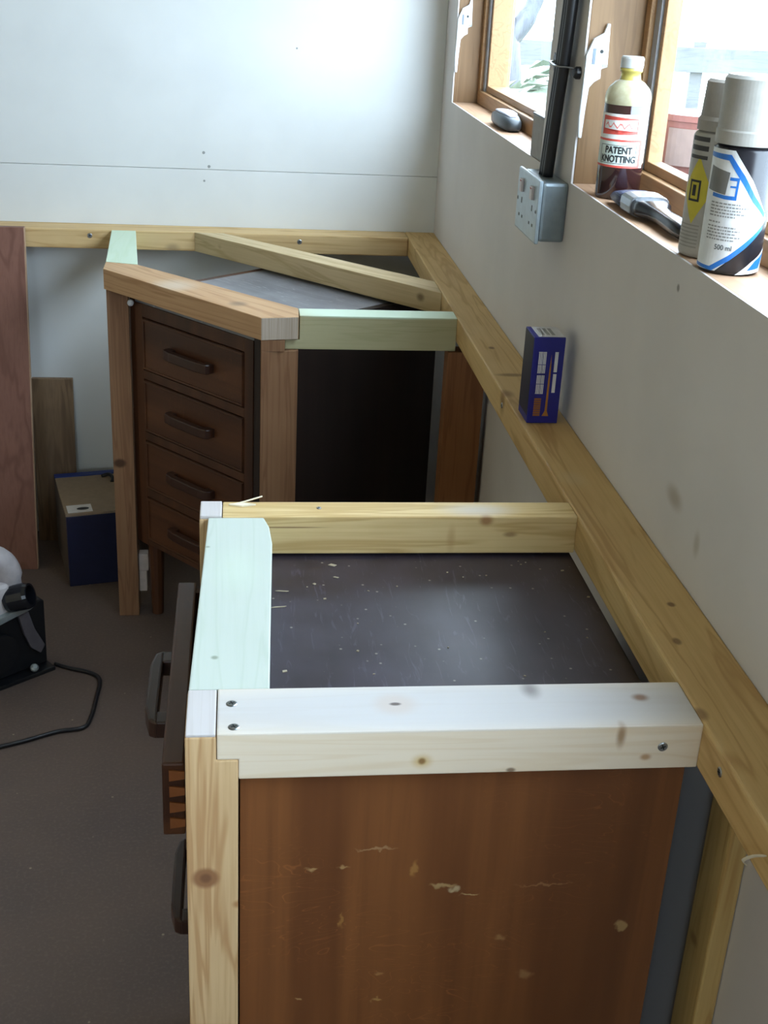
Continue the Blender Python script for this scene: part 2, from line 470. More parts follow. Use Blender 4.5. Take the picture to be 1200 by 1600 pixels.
# ------------------------------------------------------------------ near frame round the first pedestal
XL, YF, YB = -0.547, -2.253, -1.740
LAP = -0.519
nf = thing('bench_frame', 'near open pine frame with pale green side piece, screwed to right wall rail', 'frame', (-0.31, -2.0, FLOOR))
m_front = timber('front_rail_pine', (236, 222, 200), (222, 200, 166), 'x', spots=[
    ((-0.31, -2.215, H + 0.001), (0.42, 0.060, 0.004), (188, 190, 196), 0.6, 0.75),  # blue-grey sky sheen of the top face, painted into the colour
    ((-0.356, -2.209, H), (0.022, 0.020, 0.012), (200, 184, 172), 0.6, 0.6), ((-0.356, -2.209, H), (0.006, 0.003, 0.01), (84, 72, 68), 0.5, 0.9),
    ((-0.121, -2.205, H), (0.009, 0.007, 0.010), (136, 100, 74), 0.7, 0.9), ((-0.224, -2.188, H), (0.010, 0.016, 0.010), (120, 112, 110), 0.9, 0.75),
    ((-0.335, YF, H - 0.033), (0.010, 0.01, 0.008), (206, 176, 112), 0.8, 0.8), ((-0.335, YF, H - 0.033), (0.004, 0.01, 0.004), (132, 96, 56), 0.6, 0.9),
    ((-0.152, YF, H - 0.010), (0.005, 0.012, 0.014), (150, 112, 70), 0.8, 0.8), ((-0.126, YF, H - 0.034), (0.006, 0.01, 0.004), (176, 130, 84), 0.7, 0.8),
    ((-0.252, YF, H - 0.045), (0.005, 0.01, 0.003), (110, 80, 50), 0.6, 0.8)],
    rough=0.45, seed=2.2, contrast=0.55, spec=0.45)
bm = bmesh.new()
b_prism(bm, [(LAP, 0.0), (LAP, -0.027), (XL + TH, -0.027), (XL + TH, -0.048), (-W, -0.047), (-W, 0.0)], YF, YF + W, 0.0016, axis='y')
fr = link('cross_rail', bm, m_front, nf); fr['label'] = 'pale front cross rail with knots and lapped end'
m_post = timber('front_post_pine', (220, 188, 142), (186, 142, 96), 'z', spots=[
    ((-0.530, YF, H - 0.158), (0.0135, 0.02, 0.0125), (150, 106, 72), 0.35, 0.95), ((-0.530, YF, H - 0.158), (0.006, 0.02, 0.006), (120, 84, 60), 0.5, 0.8),
    ((-0.50, YF, H - 0.19), (0.006, 0.02, 0.005), (170, 112, 62), 0.7, 0.7)], seed=3.3, coarse=38)
m_end = timber('end_grain_pine', (204, 198, 196), (190, 182, 176), 'y', coarse=90, seed=5.0, contrast=0.5)
bm = bmesh.new()
b_prism(bm, [(XL, FLOOR), (XL + TH, FLOOR), (XL + TH, -0.0275), (LAP - 0.0005, -0.0275), (LAP - 0.0005, -0.003), (XL, -0.003)], YF, YF + W, 0.0016, axis='y')
p1 = link('post', bm, m_post, nf)
box('end_grain', XL + 0.0006, LAP - 0.001, YF + 0.0006, YF + W - 0.0006, -0.0035, -0.0002, m_end, p1, 0.0014)
m_bc = timber('back_rail_of_frame_pine', (222, 196, 142), (190, 156, 98), 'x', spots=[
    ((-0.192, -1.787, H - 0.005), (0.010, 0.012, 0.008), (150, 100, 56), 0.7, 0.8), ((-0.160, -1.787, H - 0.024), (0.010, 0.012, 0.004), (140, 104, 66), 0.7, 0.7),
    ((-0.235, -1.787, H - 0.03), (0.006, 0.012, 0.02), (180, 140, 90), 0.9, 0.5), ((-0.44, -1.787, H - 0.014), (0.05, 0.01, 0.0012), (130, 96, 60), 0.6, 0.8),
    ((-0.20, -1.765, H), (0.05, 0.02, 0.004), (206, 206, 210), 0.9, 0.5)], seed=6.6)
bm = bmesh.new()
b_prism(bm, [(LAP, 0.0), (LAP, -0.026), (XL + TH, -0.026), (XL + TH, -0.050), (-W, -0.050), (-W, 0.0)], YB - TH, YB, 0.0016, axis='y')
bc = link('cross_rail', bm, m_bc, nf); bc['label'] = 'far cross rail of the near frame'
bm = bmesh.new()
b_prism(bm, [(XL, FLOOR), (XL + TH, FLOOR), (XL + TH, -0.0265), (LAP - 0.0005, -0.0265), (LAP - 0.0005, -0.003), (XL, -0.003)], YB - TH, YB, 0.0016, axis='y')
p2 = link('post', bm, m_post, nf)
box('end_grain', XL + 0.0006, LAP - 0.001, YB - TH + 0.0006, YB - 0.0006, -0.0035, 0.0012, m_end, p2, 0.0014)
m_green = timber('treated_green_pine', (198, 206, 196), (182, 194, 178), 'y', spots=[
    ((-0.50, -1.93, H), (0.03, 0.06, 0.01), (208, 222, 204), 0.9, 0.4), ((-0.523, -2.12, H), (0.004, 0.004, 0.01), (130, 140, 120), 0.6, 0.8),
    ((-0.535, -1.87, H), (0.003, 0.003, 0.01), (130, 140, 120), 0.6, 0.7)], rough=0.4, seed=7.2, contrast=0.5, spec=0.45)
bm = bmesh.new()
b_prism(bm, [(XL + 0.001, -2.1775), (-0.471, -2.1775), (-0.463, -1.93), (-0.4605, -1.86), (-0.463, -1.815), (-0.469, -1.7875), (XL + 0.011, -1.7875)], -TH, -0.0005, 0.0015)
gp = link('side_piece', bm, m_green, nf); gp['label'] = 'pale green treated side piece with a chipped corner'
screw(-0.506, -2.204, 0.0, (0, 0, 1), nf, 0.0052); screw(-0.504, -2.242, 0.0, (0, 0, 1), nf, 0.0052); screw(-0.111, YF, -0.023, (0, -1, 0), nf, 0.0048)
screw(-0.40, YB - 0.02, 0.0, (0, 0, 1), nf, 0.003)
bm = bmesh.new(); b_tube(bm, smooth_path([(-0.505, YB - 0.010, 0.001), (-0.490, YB - 0.006, 0.0035), (-0.470, YB + 0.001, 0.007)], 4), 0.0011, 5); link('splinter', bm, sp, nf)
bm = bmesh.new(); b_prism(bm, [(-0.512, YB - 0.012), (-0.496, YB - 0.007), (-0.478, YB - 0.012), (-0.495, YB - 0.017)], 0.0002, 0.0022); link('splinter', bm, sp, nf)
m_batten = timber('batten_pine', (206, 176, 116), (176, 138, 80), 'z', spots=[((-0.02, -2.205, H - 0.30), (0.01, 0.012, 0.008), (150, 112, 66), 0.7, 0.7)], rough=0.4, seed=8.8, coarse=30)
bt = box('batten', -0.022, -0.0005, -2.240, -2.186, FLOOR, -TH - 0.0005, m_batten, None, 0.003, origin=(-0.011, -2.214, FLOOR))
tag(bt, 'upright pine batten fixed to right wall under the rail, beside near pedestal', 'batten')

# ------------------------------------------------------------------ drawer pedestals
def veneer(name, light, dark, axis='z', rough=0.38, spots=(), seed=0.0):
    t = NT(name); v = t.coords('O')
    off = t.n('ShaderNodeVectorMath', operation='ADD'); t.l(v, off.inputs[0]); off.inputs[1].default_value = (seed, seed, seed)
    s1 = [16.0] * 3; s1[AX[axis]] = 0.8
    s2 = [150.0] * 3; s2[AX[axis]] = 6.0
    g1 = t.noise(t.scaled(off.outputs[0], s1), 1.0, 3, 0.5, 0.5); g2 = t.noise(t.scaled(off.outputs[0], s2), 1.0, 3)
    col = t.mix(t.remap(g1, 0.3, 0.7), lin(light), lin(dark))
    col = t.mix(t.remap(g2, 0.45, 0.8, 0, 0.4), col, lin(dark))
    s3 = [7.0] * 3; s3[AX[axis]] = 26.0                    # pale ray flecks across the grain
    g3 = t.noise(t.scaled(off.outputs[0], s3), 1.0, 2, 0.5, 1.6)
    w3 = t.n('ShaderNodeMath', operation='PINGPONG'); t.l(t.mul(g3, 9.0), w3.inputs[0]); w3.inputs[1].default_value = 0.5
    fl = t.mul(t.remap(w3.outputs[0], 0.44, 0.5, 0, 0.30), t.remap(t.noise(v, 4.0, 2), 0.45, 0.65))
    col = t.mix(fl, col, lin(tuple(min(255, c * 1.35) for c in light)))
    if spots:
        nz = t.n('ShaderNodeTexNoise'); nz.inputs['Scale'].default_value = 90.0; nz.inputs['Detail'].default_value = 3.0; t.l(v, nz.inputs['Vector'])
        ce = t.n('ShaderNodeVectorMath', operation='SUBTRACT'); t.l(nz.outputs['Color'], ce.inputs[0]); ce.inputs[1].default_value = (0.5, 0.5, 0.5)
        sc_ = t.n('ShaderNodeVectorMath', operation='SCALE'); t.l(ce.outputs[0], sc_.inputs[0]); sc_.inputs['Scale'].default_value = 0.016
        ad = t.n('ShaderNodeVectorMath', operation='ADD'); t.l(v, ad.inputs[0]); t.l(sc_.outputs[0], ad.inputs[1]); v = ad.outputs[0]
    for (c, r, cc, soft, am) in spots:
        col = t.spot(col, v, c, r, lin(cc), soft, am * 0.75)
    t.bump(g2, 0.08, 0.0005)
    return t.done(col, rough, 0.0, 0.5)

def dusty_top(name, base, dust, spots=()):
    t = NT(name); v = t.coords('O')
    s = t.scaled(v, (5.0, 40.0, 5.0))
    col = t.mix(t.remap(t.noise(s, 1.0, 3), 0.3, 0.7), lin(base), lin(tuple(c * 0.85 for c in base)))
    d1 = t.remap(t.noise(v, 7.0, 4, 0.55), 0.30, 0.80, 0, 0.6)
    col = t.mix(d1, col, lin(dust))
    sc = t.noise(t.scaled(v, (18.0, 110.0, 18.0)), 1.0, 3, 0.6, 1.2)
    col = t.mix(t.remap(sc, 0.58, 0.72, 0, 0.4), col, lin(tuple(min(255, c * 1.25) for c in dust)))
    vor = t.n('ShaderNodeTexVoronoi'); vor.inputs['Scale'].default_value = 55.0; t.l(v, vor.inputs['Vector'])
    col = t.mix(t.remap(vor.outputs['Distance'], 0.03, 0.12, 0.5, 0.0), col, lin((190, 180, 165)))
    rg = t.remap(t.noise(v, 5.0, 2), 0.2, 0.8, 0.30, 0.38)
    return t.done(col, rg, 0.0, 0.5)

M['drawer'] = veneer('dark_oak_drawer', (98, 60, 36), (66, 38, 24), 'x', 0.42, seed=1.0)
M['carcass'] = veneer('dark_oak_carcass', (92, 56, 34), (62, 36, 22), 'z', 0.45, seed=2.0)
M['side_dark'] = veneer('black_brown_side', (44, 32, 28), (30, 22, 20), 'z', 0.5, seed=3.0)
M['handle'] = simple('dark_wood_pull', (62, 38, 28), 0.35)
M['drawer_box'] = veneer('drawer_box_wood', (116, 76, 44), (88, 56, 32), 'y', 0.6, seed=4.0)
M['tail'] = simple('dovetail_end_grain', (150, 92, 48), 0.6)

def handle_bm(L, cx, cy, cz):
    """bar pull: long bevelled bar, wider at its middle, on two feet"""
    bm = bmesh.new()
    for s in (-1, 1):
        b_box(bm, cx + s * (L / 2 - 0.012) - 0.011, cx + s * (L / 2 - 0.012) + 0.011, cy - 0.013, cy, cz - 0.010, cz + 0.010, 0.002)
    b_prism(bm, [(cx - L / 2, cy - 0.012), (cx + L / 2, cy - 0.012), (cx + L / 2 - 0.006, cy - 0.021), (cx + L / 2 - 0.03, cy - 0.026), (cx - L / 2 + 0.03, cy - 0.026), (cx - L / 2 + 0.006, cy - 0.021)], cz - 0.011, cz + 0.011, 0.003)
    return bm

def pedestal(label, loc, rz, Wd, D, Hp, dx0, dx1, drawers, m_side_l, m_side_r, m_top):
    """front at local y=0 facing -y; drawers: (z0, z1, pulled out)"""
    t = thing('drawer_pedestal', label, 'drawer unit', loc, rz, 'old desk pedestals')
    K = dict(local=True)
    top = Hp; ZB = 0.195
    box('side_panel', 0, 0.018, 0.0, D, ZB, top - 0.0005, m_side_l, t, 0.001, **K)
    box('side_panel', Wd - 0.018, Wd, 0.0, D, ZB, top - 0.0005, m_side_r, t, 0.001, **K)
    box('back_panel', 0.018, Wd - 0.018, D - 0.008, D, ZB, top - 0.018, M['carcass'], t, **K)
    box('top_panel', 0.0182, Wd - 0.0182, 0, D, top - 0.018, top, m_top, t, 0.001, **K)
    box('stile', 0.0185, dx0 - 0.002, -0.002, 0.016, ZB, top - 0.018, M['carcass'], t, 0.001, **K)
    box('stile', dx1 + 0.002, Wd - 0.0185, -0.002, 0.016, ZB, top - 0.018, M['carcass'], t, 0.001, **K)
    box('bottom_panel', 0.018, Wd - 0.018, 0.02, D - 0.008, ZB, ZB + 0.012, M['carcass'], t, **K)
    for (lx, ly) in ((0.03, 0.03), (Wd - 0.03, 0.03), (0.03, D - 0.03), (Wd - 0.03, D - 0.03)):
        bm = bmesh.new(); b_lathe(bm, [(0, 0.0004), (0.014, 0.0004), (0.020, ZB), (0, ZB)], (lx, ly, 0), 12); link('leg', bm, M['carcass'], t, local=True)
    zs = sorted(drawers, key=lambda q: -q[0])
    gaps = [top - 0.018] + [z for d_ in zs for z in (d_[1], d_[0])] + [ZB]
    for i in range(0, len(gaps), 2):
        if gaps[i] - gaps[i + 1] > 0.006:
            box('front_rail', dx0 - 0.002, dx1 + 0.002, -0.002, 0.016, gaps[i + 1] + 0.0025, gaps[i] - (0.0025 if i else 0.0), M['carcass'], t, 0.001, **K)
    for (z0, z1, pull) in zs:
        yo = -pull
        dr = box('drawer', dx0, dx1, yo - 0.003, yo + 0.019, z0, z1, M['drawer'], t, 0.0025, **K)
        bm = bmesh.new()
        b_box(bm, dx0 + 0.006, dx0 + 0.018, yo + 0.019, yo + D - 0.06, z0 + 0.004, z1 - 0.006); b_box(bm, dx1 - 0.018, dx1 - 0.006, yo + 0.019, yo + D - 0.06, z0 + 0.004, z1 - 0.006)
        b_box(bm, dx0 + 0.018, dx1 - 0.018, yo + D - 0.072, yo + D - 0.06, z0 + 0.004, z1 - 0.012); b_box(bm, dx0 + 0.018, dx1 - 0.018, yo + 0.019, yo + D - 0.06, z0 + 0.006, z0 + 0.012)
        link('drawer_box', bm, M['drawer_box'], dr, local=True)
        if pull > 0.02:
            n = 4; hh = (z1 - z0 - 0.010) / n
            for q in range(n):                             # dovetails on both ends of the front
                zc = z0 + 0.006 + hh * (q + 0.5)
                for xs in (dx0 - 0.0006, dx1 + 0.0006):
                    bm = bmesh.new(); b_prism(bm, [(yo + 0.004, zc - hh * 0.34), (yo + 0.019, zc - hh * 0.22), (yo + 0.019, zc + hh * 0.22), (yo + 0.004, zc + hh * 0.34)], xs - 0.001, xs + 0.001, axis='x')
                    link('dovetail', bm, M['tail'], dr, local=True)
        bm = handle_bm(0.150, (dx0 + dx1) / 2, yo - 0.003, (z0 + z1) / 2 + 0.002)
        link('handle', bm, M['handle'], dr, local=True)
        if pull < 0.02:                                    # shallow moulding line round the face
            bm = bmesh.new()
            for (a, b, c, e) in ((dx0 + 0.001, dx1 - 0.001, z1 - 0.006, z1 - 0.001), (dx0 + 0.001, dx1 - 0.001, z0 + 0.001, z0 + 0.006)):
                b_box(bm, a, b, yo - 0.0055, yo - 0.003, c, e, 0.001)
            for (a, b) in ((dx0 + 0.001, dx0 + 0.006), (dx1 - 0.006, dx1 - 0.001)):
                b_box(bm, a, b, yo - 0.0055, yo - 0.003, z0 + 0.006, z1 - 0.006, 0.001)
            link('moulding', bm, M['drawer'], dr, local=True)
    return t

ZT = -0.054                                               # pedestal tops sit just under the rails
HP = ZT - FLOOR
# near pedestal: local x runs towards the camera, front faces the room
SX, SY0, SY1 = -0.4985, -1.752, -2.235
def loc_spot(x, z, rx, rz_, c, soft=0.6, am=0.9):
    return ((SY0 - SY1, x - SX, z - FLOOR), (0.02, rx, rz_), c, soft, am)
side_near = veneer('near_side_veneer', (134, 84, 46), (104, 62, 34), 'z', 0.42, seed=0.3, spots=[
    loc_spot(-0.302, -0.191, 0.012, 0.003, (190, 160, 110)), loc_spot(-0.290, -0.196, 0.006, 0.004, (200, 180, 140)), loc_spot(-0.332, -0.170, 0.004, 0.010, (176, 128, 70)),
    loc_spot(-0.116, -0.252, 0.006, 0.008, (190, 160, 110), 0.4), loc_spot(-0.43, -0.167, 0.006, 0.002, (186, 150, 100)), loc_spot(-0.40, -0.166, 0.007, 0.002, (186, 150, 100)),
    loc_spot(-0.37, -0.145, 0.02, 0.0015, (176, 140, 100)), loc_spot(-0.36, -0.30, 0.005, 0.003, (176, 130, 80)), loc_spot(-0.44, -0.33, 0.005, 0.002, (186, 150, 100)),
    loc_spot(-0.24, -0.26, 0.006, 0.004, (170, 130, 84)), loc_spot(-0.21, -0.31, 0.008, 0.006, (160, 122, 80)), loc_spot(-0.36, -0.335, 0.006, 0.002, (190, 150, 90)),
    loc_spot(-0.275, -0.205, 0.010, 0.0015, (196, 170, 120)), loc_spot(-0.20, -0.195, 0.03, 0.0012, (160, 120, 80)), loc_spot(-0.40, -0.23, 0.002, 0.009, (170, 124, 66)),
    loc_spot(-0.27, -0.455, 0.10, 0.016, (60, 38, 26), 0.9, 0.6)])
top_near = dusty_top('near_pedestal_top', (46, 37, 44), (76, 70, 84))
near = pedestal('brown veneered drawer pedestal in the near frame, top drawer pulled out', (SX, SY0, FLOOR), -PI / 2, SY0 - SY1, 0.4205, HP,
                0.036, 0.418, [(0.672, 0.757, 0.072), (0.518, 0.660, 0.0), (0.385, 0.505, 0.050), (0.215, 0.372, 0.0)], M['carcass'], side_near, top_near)

# corner pedestal, turned to face the diagonal rail
A_ = Vector((-0.783, -0.487)); B_ = Vector((-0.456, -0.862)); U_ = (B_ - A_).normalized(); N_ = Vector((-U_.y, U_.x))
ang = math.atan2(U_.y, U_.x)
off = 0.050
P0 = A_ + U_ * 0.016 + N_ * off
top_far = dusty_top('corner_pedestal_top', (120, 120, 124), (160, 160, 164))
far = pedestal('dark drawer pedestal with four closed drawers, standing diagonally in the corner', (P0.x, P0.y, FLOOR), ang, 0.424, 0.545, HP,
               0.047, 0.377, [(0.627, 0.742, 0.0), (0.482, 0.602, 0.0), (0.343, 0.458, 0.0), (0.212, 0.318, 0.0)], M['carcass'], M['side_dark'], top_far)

# ------------------------------------------------------------------ corner frame
cf = thing('bench_frame', 'corner pine frame with diagonal front rail round the dark pedestal', 'frame', (-0.45, -0.55, FLOOR))
m_diag = timber('diagonal_rail_pine', (196, 158, 118), (168, 128, 88), 'x', rotz=ang, spots=[((-0.50, -0.76, H), (0.02, 0.02, 0.01), (120, 100, 80), 0.8, 0.7), ((-0.63, -0.62, H), (0.05, 0.05, 0.004), (206, 196, 180), 0.9, 0.5)], seed=9.1)  # pale patch paints the bright light on the rail's top into the colour
bm = bmesh.new(); b_prism(bm, [(-0.787, -0.487), (-0.4565, -0.862), (-0.3845, -0.850), (-0.3825, -0.785), (-0.716, -0.4415), (-0.788, -0.420)], -0.045, -0.0005, 0.0016)
dg = link('diagonal_rail', bm, m_diag, cf)
bm = bmesh.new(); b_prism(bm, [(-0.4555, -0.8630), (-0.3855, -0.8513), (-0.3858, -0.8493), (-0.4559, -0.8610)], -0.044, -0.0015); link('end_grain', bm, timber('grey_end_grain', (186, 172, 156), (160, 142, 122), 'z', coarse=90, seed=3.7), dg)
m_g2 = timber('short_green_pine', (206, 224, 200), (190, 212, 176), 'y', rough=0.4, seed=10.0, contrast=0.4)
bm = bmesh.new(); b_prism(bm, [(-0.806, -0.0785), (-0.748, -0.0785), (-0.7175, -0.4400), (-0.7875, -0.4195)], -TH, 0.0, 0.0015)
sg = link('side_piece', bm, m_g2, cf); sg['label'] = 'short pale green side piece running to the back rail'
m_g3 = timber('green_cross_pine', (186, 182, 146), (162, 158, 118), 'x', rough=0.4, seed=11.0, contrast=0.5, spots=[((-0.22, -0.80, H + 0.001), (0.20, 0.10, 0.006), (208, 230, 208), 0.4, 0.8)])
bm = bmesh.new(); b_prism(bm, [(-0.382, 0.0), (-0.382, -0.048), (-0.410, -0.048), (-0.410, -0.067), (-W, -0.066), (-W, 0.0)], -0.842, -0.788, 0.0015, axis='y')
gc = link('cross_rail', bm, m_g3, cf); gc['label'] = 'greenish cross rail between the corner post and the right wall rail'
m_cpost = timber('corner_post_pine', (146, 110, 80), (122, 86, 60), 'z', seed=12.0, coarse=34, spots=[((-0.768, -0.49, H - 0.449), (0.016, 0.02, 0.012), (70, 44, 28), 0.45, 0.9)])
bm = bmesh.new(); b_prism(bm, [(-0.783, -0.4865), (-0.736, -0.4865), (-0.736, -0.425), (-0.783, -0.425)], FLOOR, -0.0455, 0.0016); link('post', bm, m_cpost, cf)
bm = bmesh.new(); b_prism(bm, [(-0.456, -0.860), (-0.384, -0.8485), (-0.384, -0.790), (-0.456, -0.8045)], FLOOR, -0.0675, 0.0016)
bm2 = bmesh.new(); link('post', bm, m_cpost, cf)
bm = bmesh.new(); b_box(bm, -0.456, -0.4105, -0.858, -0.806, -0.0675, -0.0455, 0.0006); link('post_tenon', bm, m_cpost, cf)
bm = bmesh.new(); b_prism(bm, [(-0.089, -0.845), (-0.012, -0.845), (-0.012, -0.800), (-0.089, -0.800)], FLOOR, -0.0675, 0.0016); link('post', bm, timber('wall_post_pine', (150, 102, 66), (124, 80, 50), 'z', seed=13.0), cf)
m_brace = timber('brace_pine', (210, 188, 148), (182, 158, 116), 'x', rotz=math.atan2(-0.5615, 0.531), seed=14.0, spots=[((-0.115, -0.60, H - 0.02), (0.012, 0.012, 0.01), (96, 72, 46), 0.7, 0.7), ((-0.55, -0.15, H - 0.02), (0.01, 0.01, 0.008), (130, 100, 60), 0.7, 0.6)])
bm = bmesh.new(); b_prism(bm, [(-0.606, -0.0785), (-0.535, -0.0785), (-W - 0.0005, -0.535), (-W - 0.0005, -0.640)], -TH, 0.0, 0.0016)
link('brace', bm, m_brace, cf)
bm = bmesh.new(); b_lathe(bm, [(0, 0), (0.007, 0), (0.007, 0.008), (0.003, 0.012), (0, 0.012)], (-0.731, -0.489, -0.072), 12, (0, -1, 0)); link('bolt', bm, M['white'], cf)
bm = bmesh.new(); b_box(bm, -0.7355, -0.712, -0.466, -0.440, -0.735, -0.690, 0.003); b_box(bm, -0.7355, -0.717, -0.464, -0.442, -0.790, -0.735, 0.002)
jb = link('joint_block', bm, simple('off_white_plastic', (214, 200, 192), 0.5), cf); jb['label'] = 'small off-white fixing block low on the left post'

# wood chips lying on the near pedestal
bm = bmesh.new(); rr = random.Random(3)
chips = [(-0.385, -1.812, 0.010, 0.006), (-0.449, -1.880, 0.016, 0.002), (-0.454, -1.919, 0.018, 0.002), (-0.383, -1.845, 0.007, 0.003), (-0.41, -1.862, 0.004, 0.004), (-0.452, -2.06, 0.006, 0.004), (-0.372, -2.02, 0.003, 0.003), (-0.40, -1.90, 0.004, 0.003), (-0.10, -1.83, 0.005, 0.003), (-0.085, -1.90, 0.004, 0.003)]
chips += [(rr.uniform(-0.45, -0.10), rr.uniform(-2.15, -1.80), rr.uniform(0.0012, 0.003), rr.uniform(0.0008, 0.002)) for _ in range(22)]
for (x, y, a, b) in chips:
    th = rr.uniform(-0.6, 0.6); b2 = bmesh.new(); b_prism(b2, [(-a / 2, -b / 3), (a / 3, -b / 2), (a / 2, b / 4), (-a / 4, b / 2)], 0.0, 0.0009)
    bmesh.ops.transform(b2, matrix=Matrix.Translation((x, y, ZT + 0.0001)) @ Matrix.Rotation(th, 4, 'Z'), verts=b2.verts[:]); join(bm, b2)
o = link('wood_chips', bm, simple('chip_wood', (168, 156, 132), 0.8), None, (-0.3, -2.0, ZT)); tag(o, 'pale wood chips and sawdust scattered on the near pedestal top', 'wood chips', kind='stuff')

# ------------------------------------------------------------------ blue carton of screws on the right rail
sb = thing('screw_carton', 'blue cardboard box of screws standing upright on the right wall rail', 'box', (-0.042, -1.412, 0.0))
navy = simple('carton_blue', (30, 34, 134), 0.38); cream = simple('carton_white', (222, 222, 226), 0.5)
side_mat = simple('carton_side', (52, 50, 66), 0.45); gold = simple('carton_gold', (176, 120, 44), 0.45)
XA, XB, YA, YC, ZC = -0.0670, -0.0195, -1.440, -1.380, 0.134
box('carton', XA, XB, YA, YC, 0.0003, ZC, navy, sb, 0.0012)
box('side_print', XA - 0.0004, XA + 0.0002, YA + 0.0015, YC - 0.0015, 0.012, ZC - 0.002, side_mat, sb)
bm = bmesh.new(); b_box(bm, XA + 0.007, XB - 0.001, YA + 0.003, YC - 0.003, ZC - 0.0002, ZC + 0.0004); link('top_label', bm, cream, sb)
bm = bmesh.new()
for i in range(3):
    b_box(bm, XA + 0.013 + i * 0.008, XA + 0.018 + i * 0.008, YA + 0.012, YC - 0.012, ZC + 0.0004, ZC + 0.0006)
link('top_print', bm, simple('label_grey', (150, 150, 150), 0.6), sb)
def front(bm, a0, a1, h0, h1, d=0.0004):
    b_box(bm, XA + a0, XA + a1, YA - d, YA + 0.0002, h0, h1)
bm = bmesh.new()
for (a0, a1) in ((0.0085, 0.0150), (0.0155, 0.0205)):      # two white text blocks, set as rows of strokes
    for (h0, h1) in ((0.079, 0.112), (0.047, 0.076)):
        front(bm, a0, a1, h0, h1)
for (h0, h1) in ((0.081, 0.112), (0.049, 0.078)):
    front(bm, 0.0335, 0.0385, h0, h1)
link('white_print', bm, cream, sb)
bm = bmesh.new()
for k in range(5): front(bm, 0.0085 + 0.0025 * k, 0.0090 + 0.0025 * k, 0.048, 0.111, 0.0006)
front(bm, 0.0085, 0.0205, 0.092, 0.0928, 0.0006); front(bm, 0.0085, 0.0205, 0.062, 0.0628, 0.0006)
link('print_gaps', bm, navy, sb)
bm = bmesh.new()                                           # long screw picture
b_prism(bm, [(XA + 0.0225, 0.012), (XA + 0.0325, 0.012), (XA + 0.0296, 0.020), (XA + 0.0294, 0.085), (XA + 0.0282, 0.108), (XA + 0.0270, 0.085), (XA + 0.0262, 0.020)], YA - 0.0004, YA + 0.0002, axis='y')
link('screw_picture', bm, gold, sb)
bm = bmesh.new()
for k in range(8): front(bm, 0.0085, 0.0190, 0.0120 + k * 0.0036, 0.0149 + k * 0.0036)
link('stacked_screws_picture', bm, simple('carton_copper', (150, 96, 48), 0.5), sb)

# ------------------------------------------------------------------ metal clad double socket
so = thing('wall_socket', 'grey metal clad double socket on the right wall below the window pier', 'socket', (-0.022, -1.218, 0.24))
clad = simple('clad_grey_metal', (142, 154, 160), 0.33, 0.55)
box('back_box', -0.040, -0.0003, -1.291, -1.146, 0.243, 0.333, clad, so, 0.005)
plate = box('face_plate', -0.0465, -0.0402, -1.294, -1.143, 0.240, 0.336, simple('face_plate_metal', (176, 192, 202), 0.35, 0.3), so, 0.0025)
sw = simple('switch_plastic', (206, 196, 198), 0.4)
for yc in (-1.181, -1.256):
    s_ = box('switch', -0.0510, -0.0463, yc - 0.008, yc + 0.008, 0.302, 0.322, sw, so, 0.0015)
    box('switch_mark', -0.0514, -0.0509, yc - 0.004, yc + 0.004, 0.318, 0.320, simple('switch_red', (170, 60, 60), 0.5), s_)
    bm = bmesh.new()
    b_box(bm, -0.0468, -0.0464, yc - 0.0022, yc + 0.0022, 0.284, 0.293); b_box(bm, -0.0468, -0.0464, yc - 0.0145, yc - 0.0080, 0.262, 0.2665); b_box(bm, -0.0468, -0.0464, yc + 0.0080, yc + 0.0145, 0.262, 0.2665)
    link('pin_holes', bm, M['slot'], so)
for yc in (-1.153, -1.284):
    screw(-0.0465, yc, 0.288, (-1, 0, 0), so, 0.003)

# black cables rising from the socket
cb = thing('cable_run', 'flat bundle of black cables rising from the metal socket up the pier', 'cable', (-0.02, -1.225, 0.334))
for k, dy in enumerate((-0.0125, 0.0, 0.0125)):
    bm = bmesh.new()
    b_tube(bm, smooth_path([(-0.019, -1.213 + dy, 0.331), (-0.018, -1.222 + dy, 0.40), (-0.016, -1.236 + dy, 0.50), (-0.015, -1.247 + dy, 0.60), (-0.013, -1.253 + dy, 0.80), (-0.012, -1.256 + dy, CEIL - 0.002)], 8), 0.0084, 12)
    link('cable', bm, M['black'], cb, smooth=True)
cl = thing('cable_clip', 'shiny metal strap clip holding the black cables to the pier', 'clip', (-0.02, -1.24, 0.495))
bm = bmesh.new()
b_tube(bm, smooth_path([(-0.001, -1.272, 0.497), (-0.016, -1.266, 0.498), (-0.0275, -1.254, 0.498), (-0.0290, -1.236, 0.499), (-0.0285, -1.216, 0.501), (-0.020, -1.206, 0.502), (-0.001, -1.202, 0.502)], 6), 0.0042, 8, 0.3)
link('strap', bm, M['steel'], cl, smooth=True)
bm = bmesh.new(); b_prism(bm, [(-1.206, 0.512), (-1.196, 0.514), (-1.190, 0.506), (-1.200, 0.488), (-1.207, 0.486)], -0.020, -0.0005, 0.001, axis='x'); link('lug', bm, M['black'], cl)
bm = bmesh.new(); b_lathe(bm, [(0, 0), (0.009, 0), (0.009, 0.006), (0.006, 0.010), (0, 0.010)], (-0.0005, -1.286, 0.492), 16, (-1, 0, 0)); link('knob', bm, M['black'], cl, smooth=False)
cl2 = thing('cable_clip', 'black clip high on the cable run near the top edge', 'clip', (-0.02, -1.26, 0.60))
bm = bmesh.new(); b_box(bm, -0.0225, -0.0003, -1.285, -1.225, 0.598, 0.612, 0.002); link('strap', bm, M['black'], cl2)

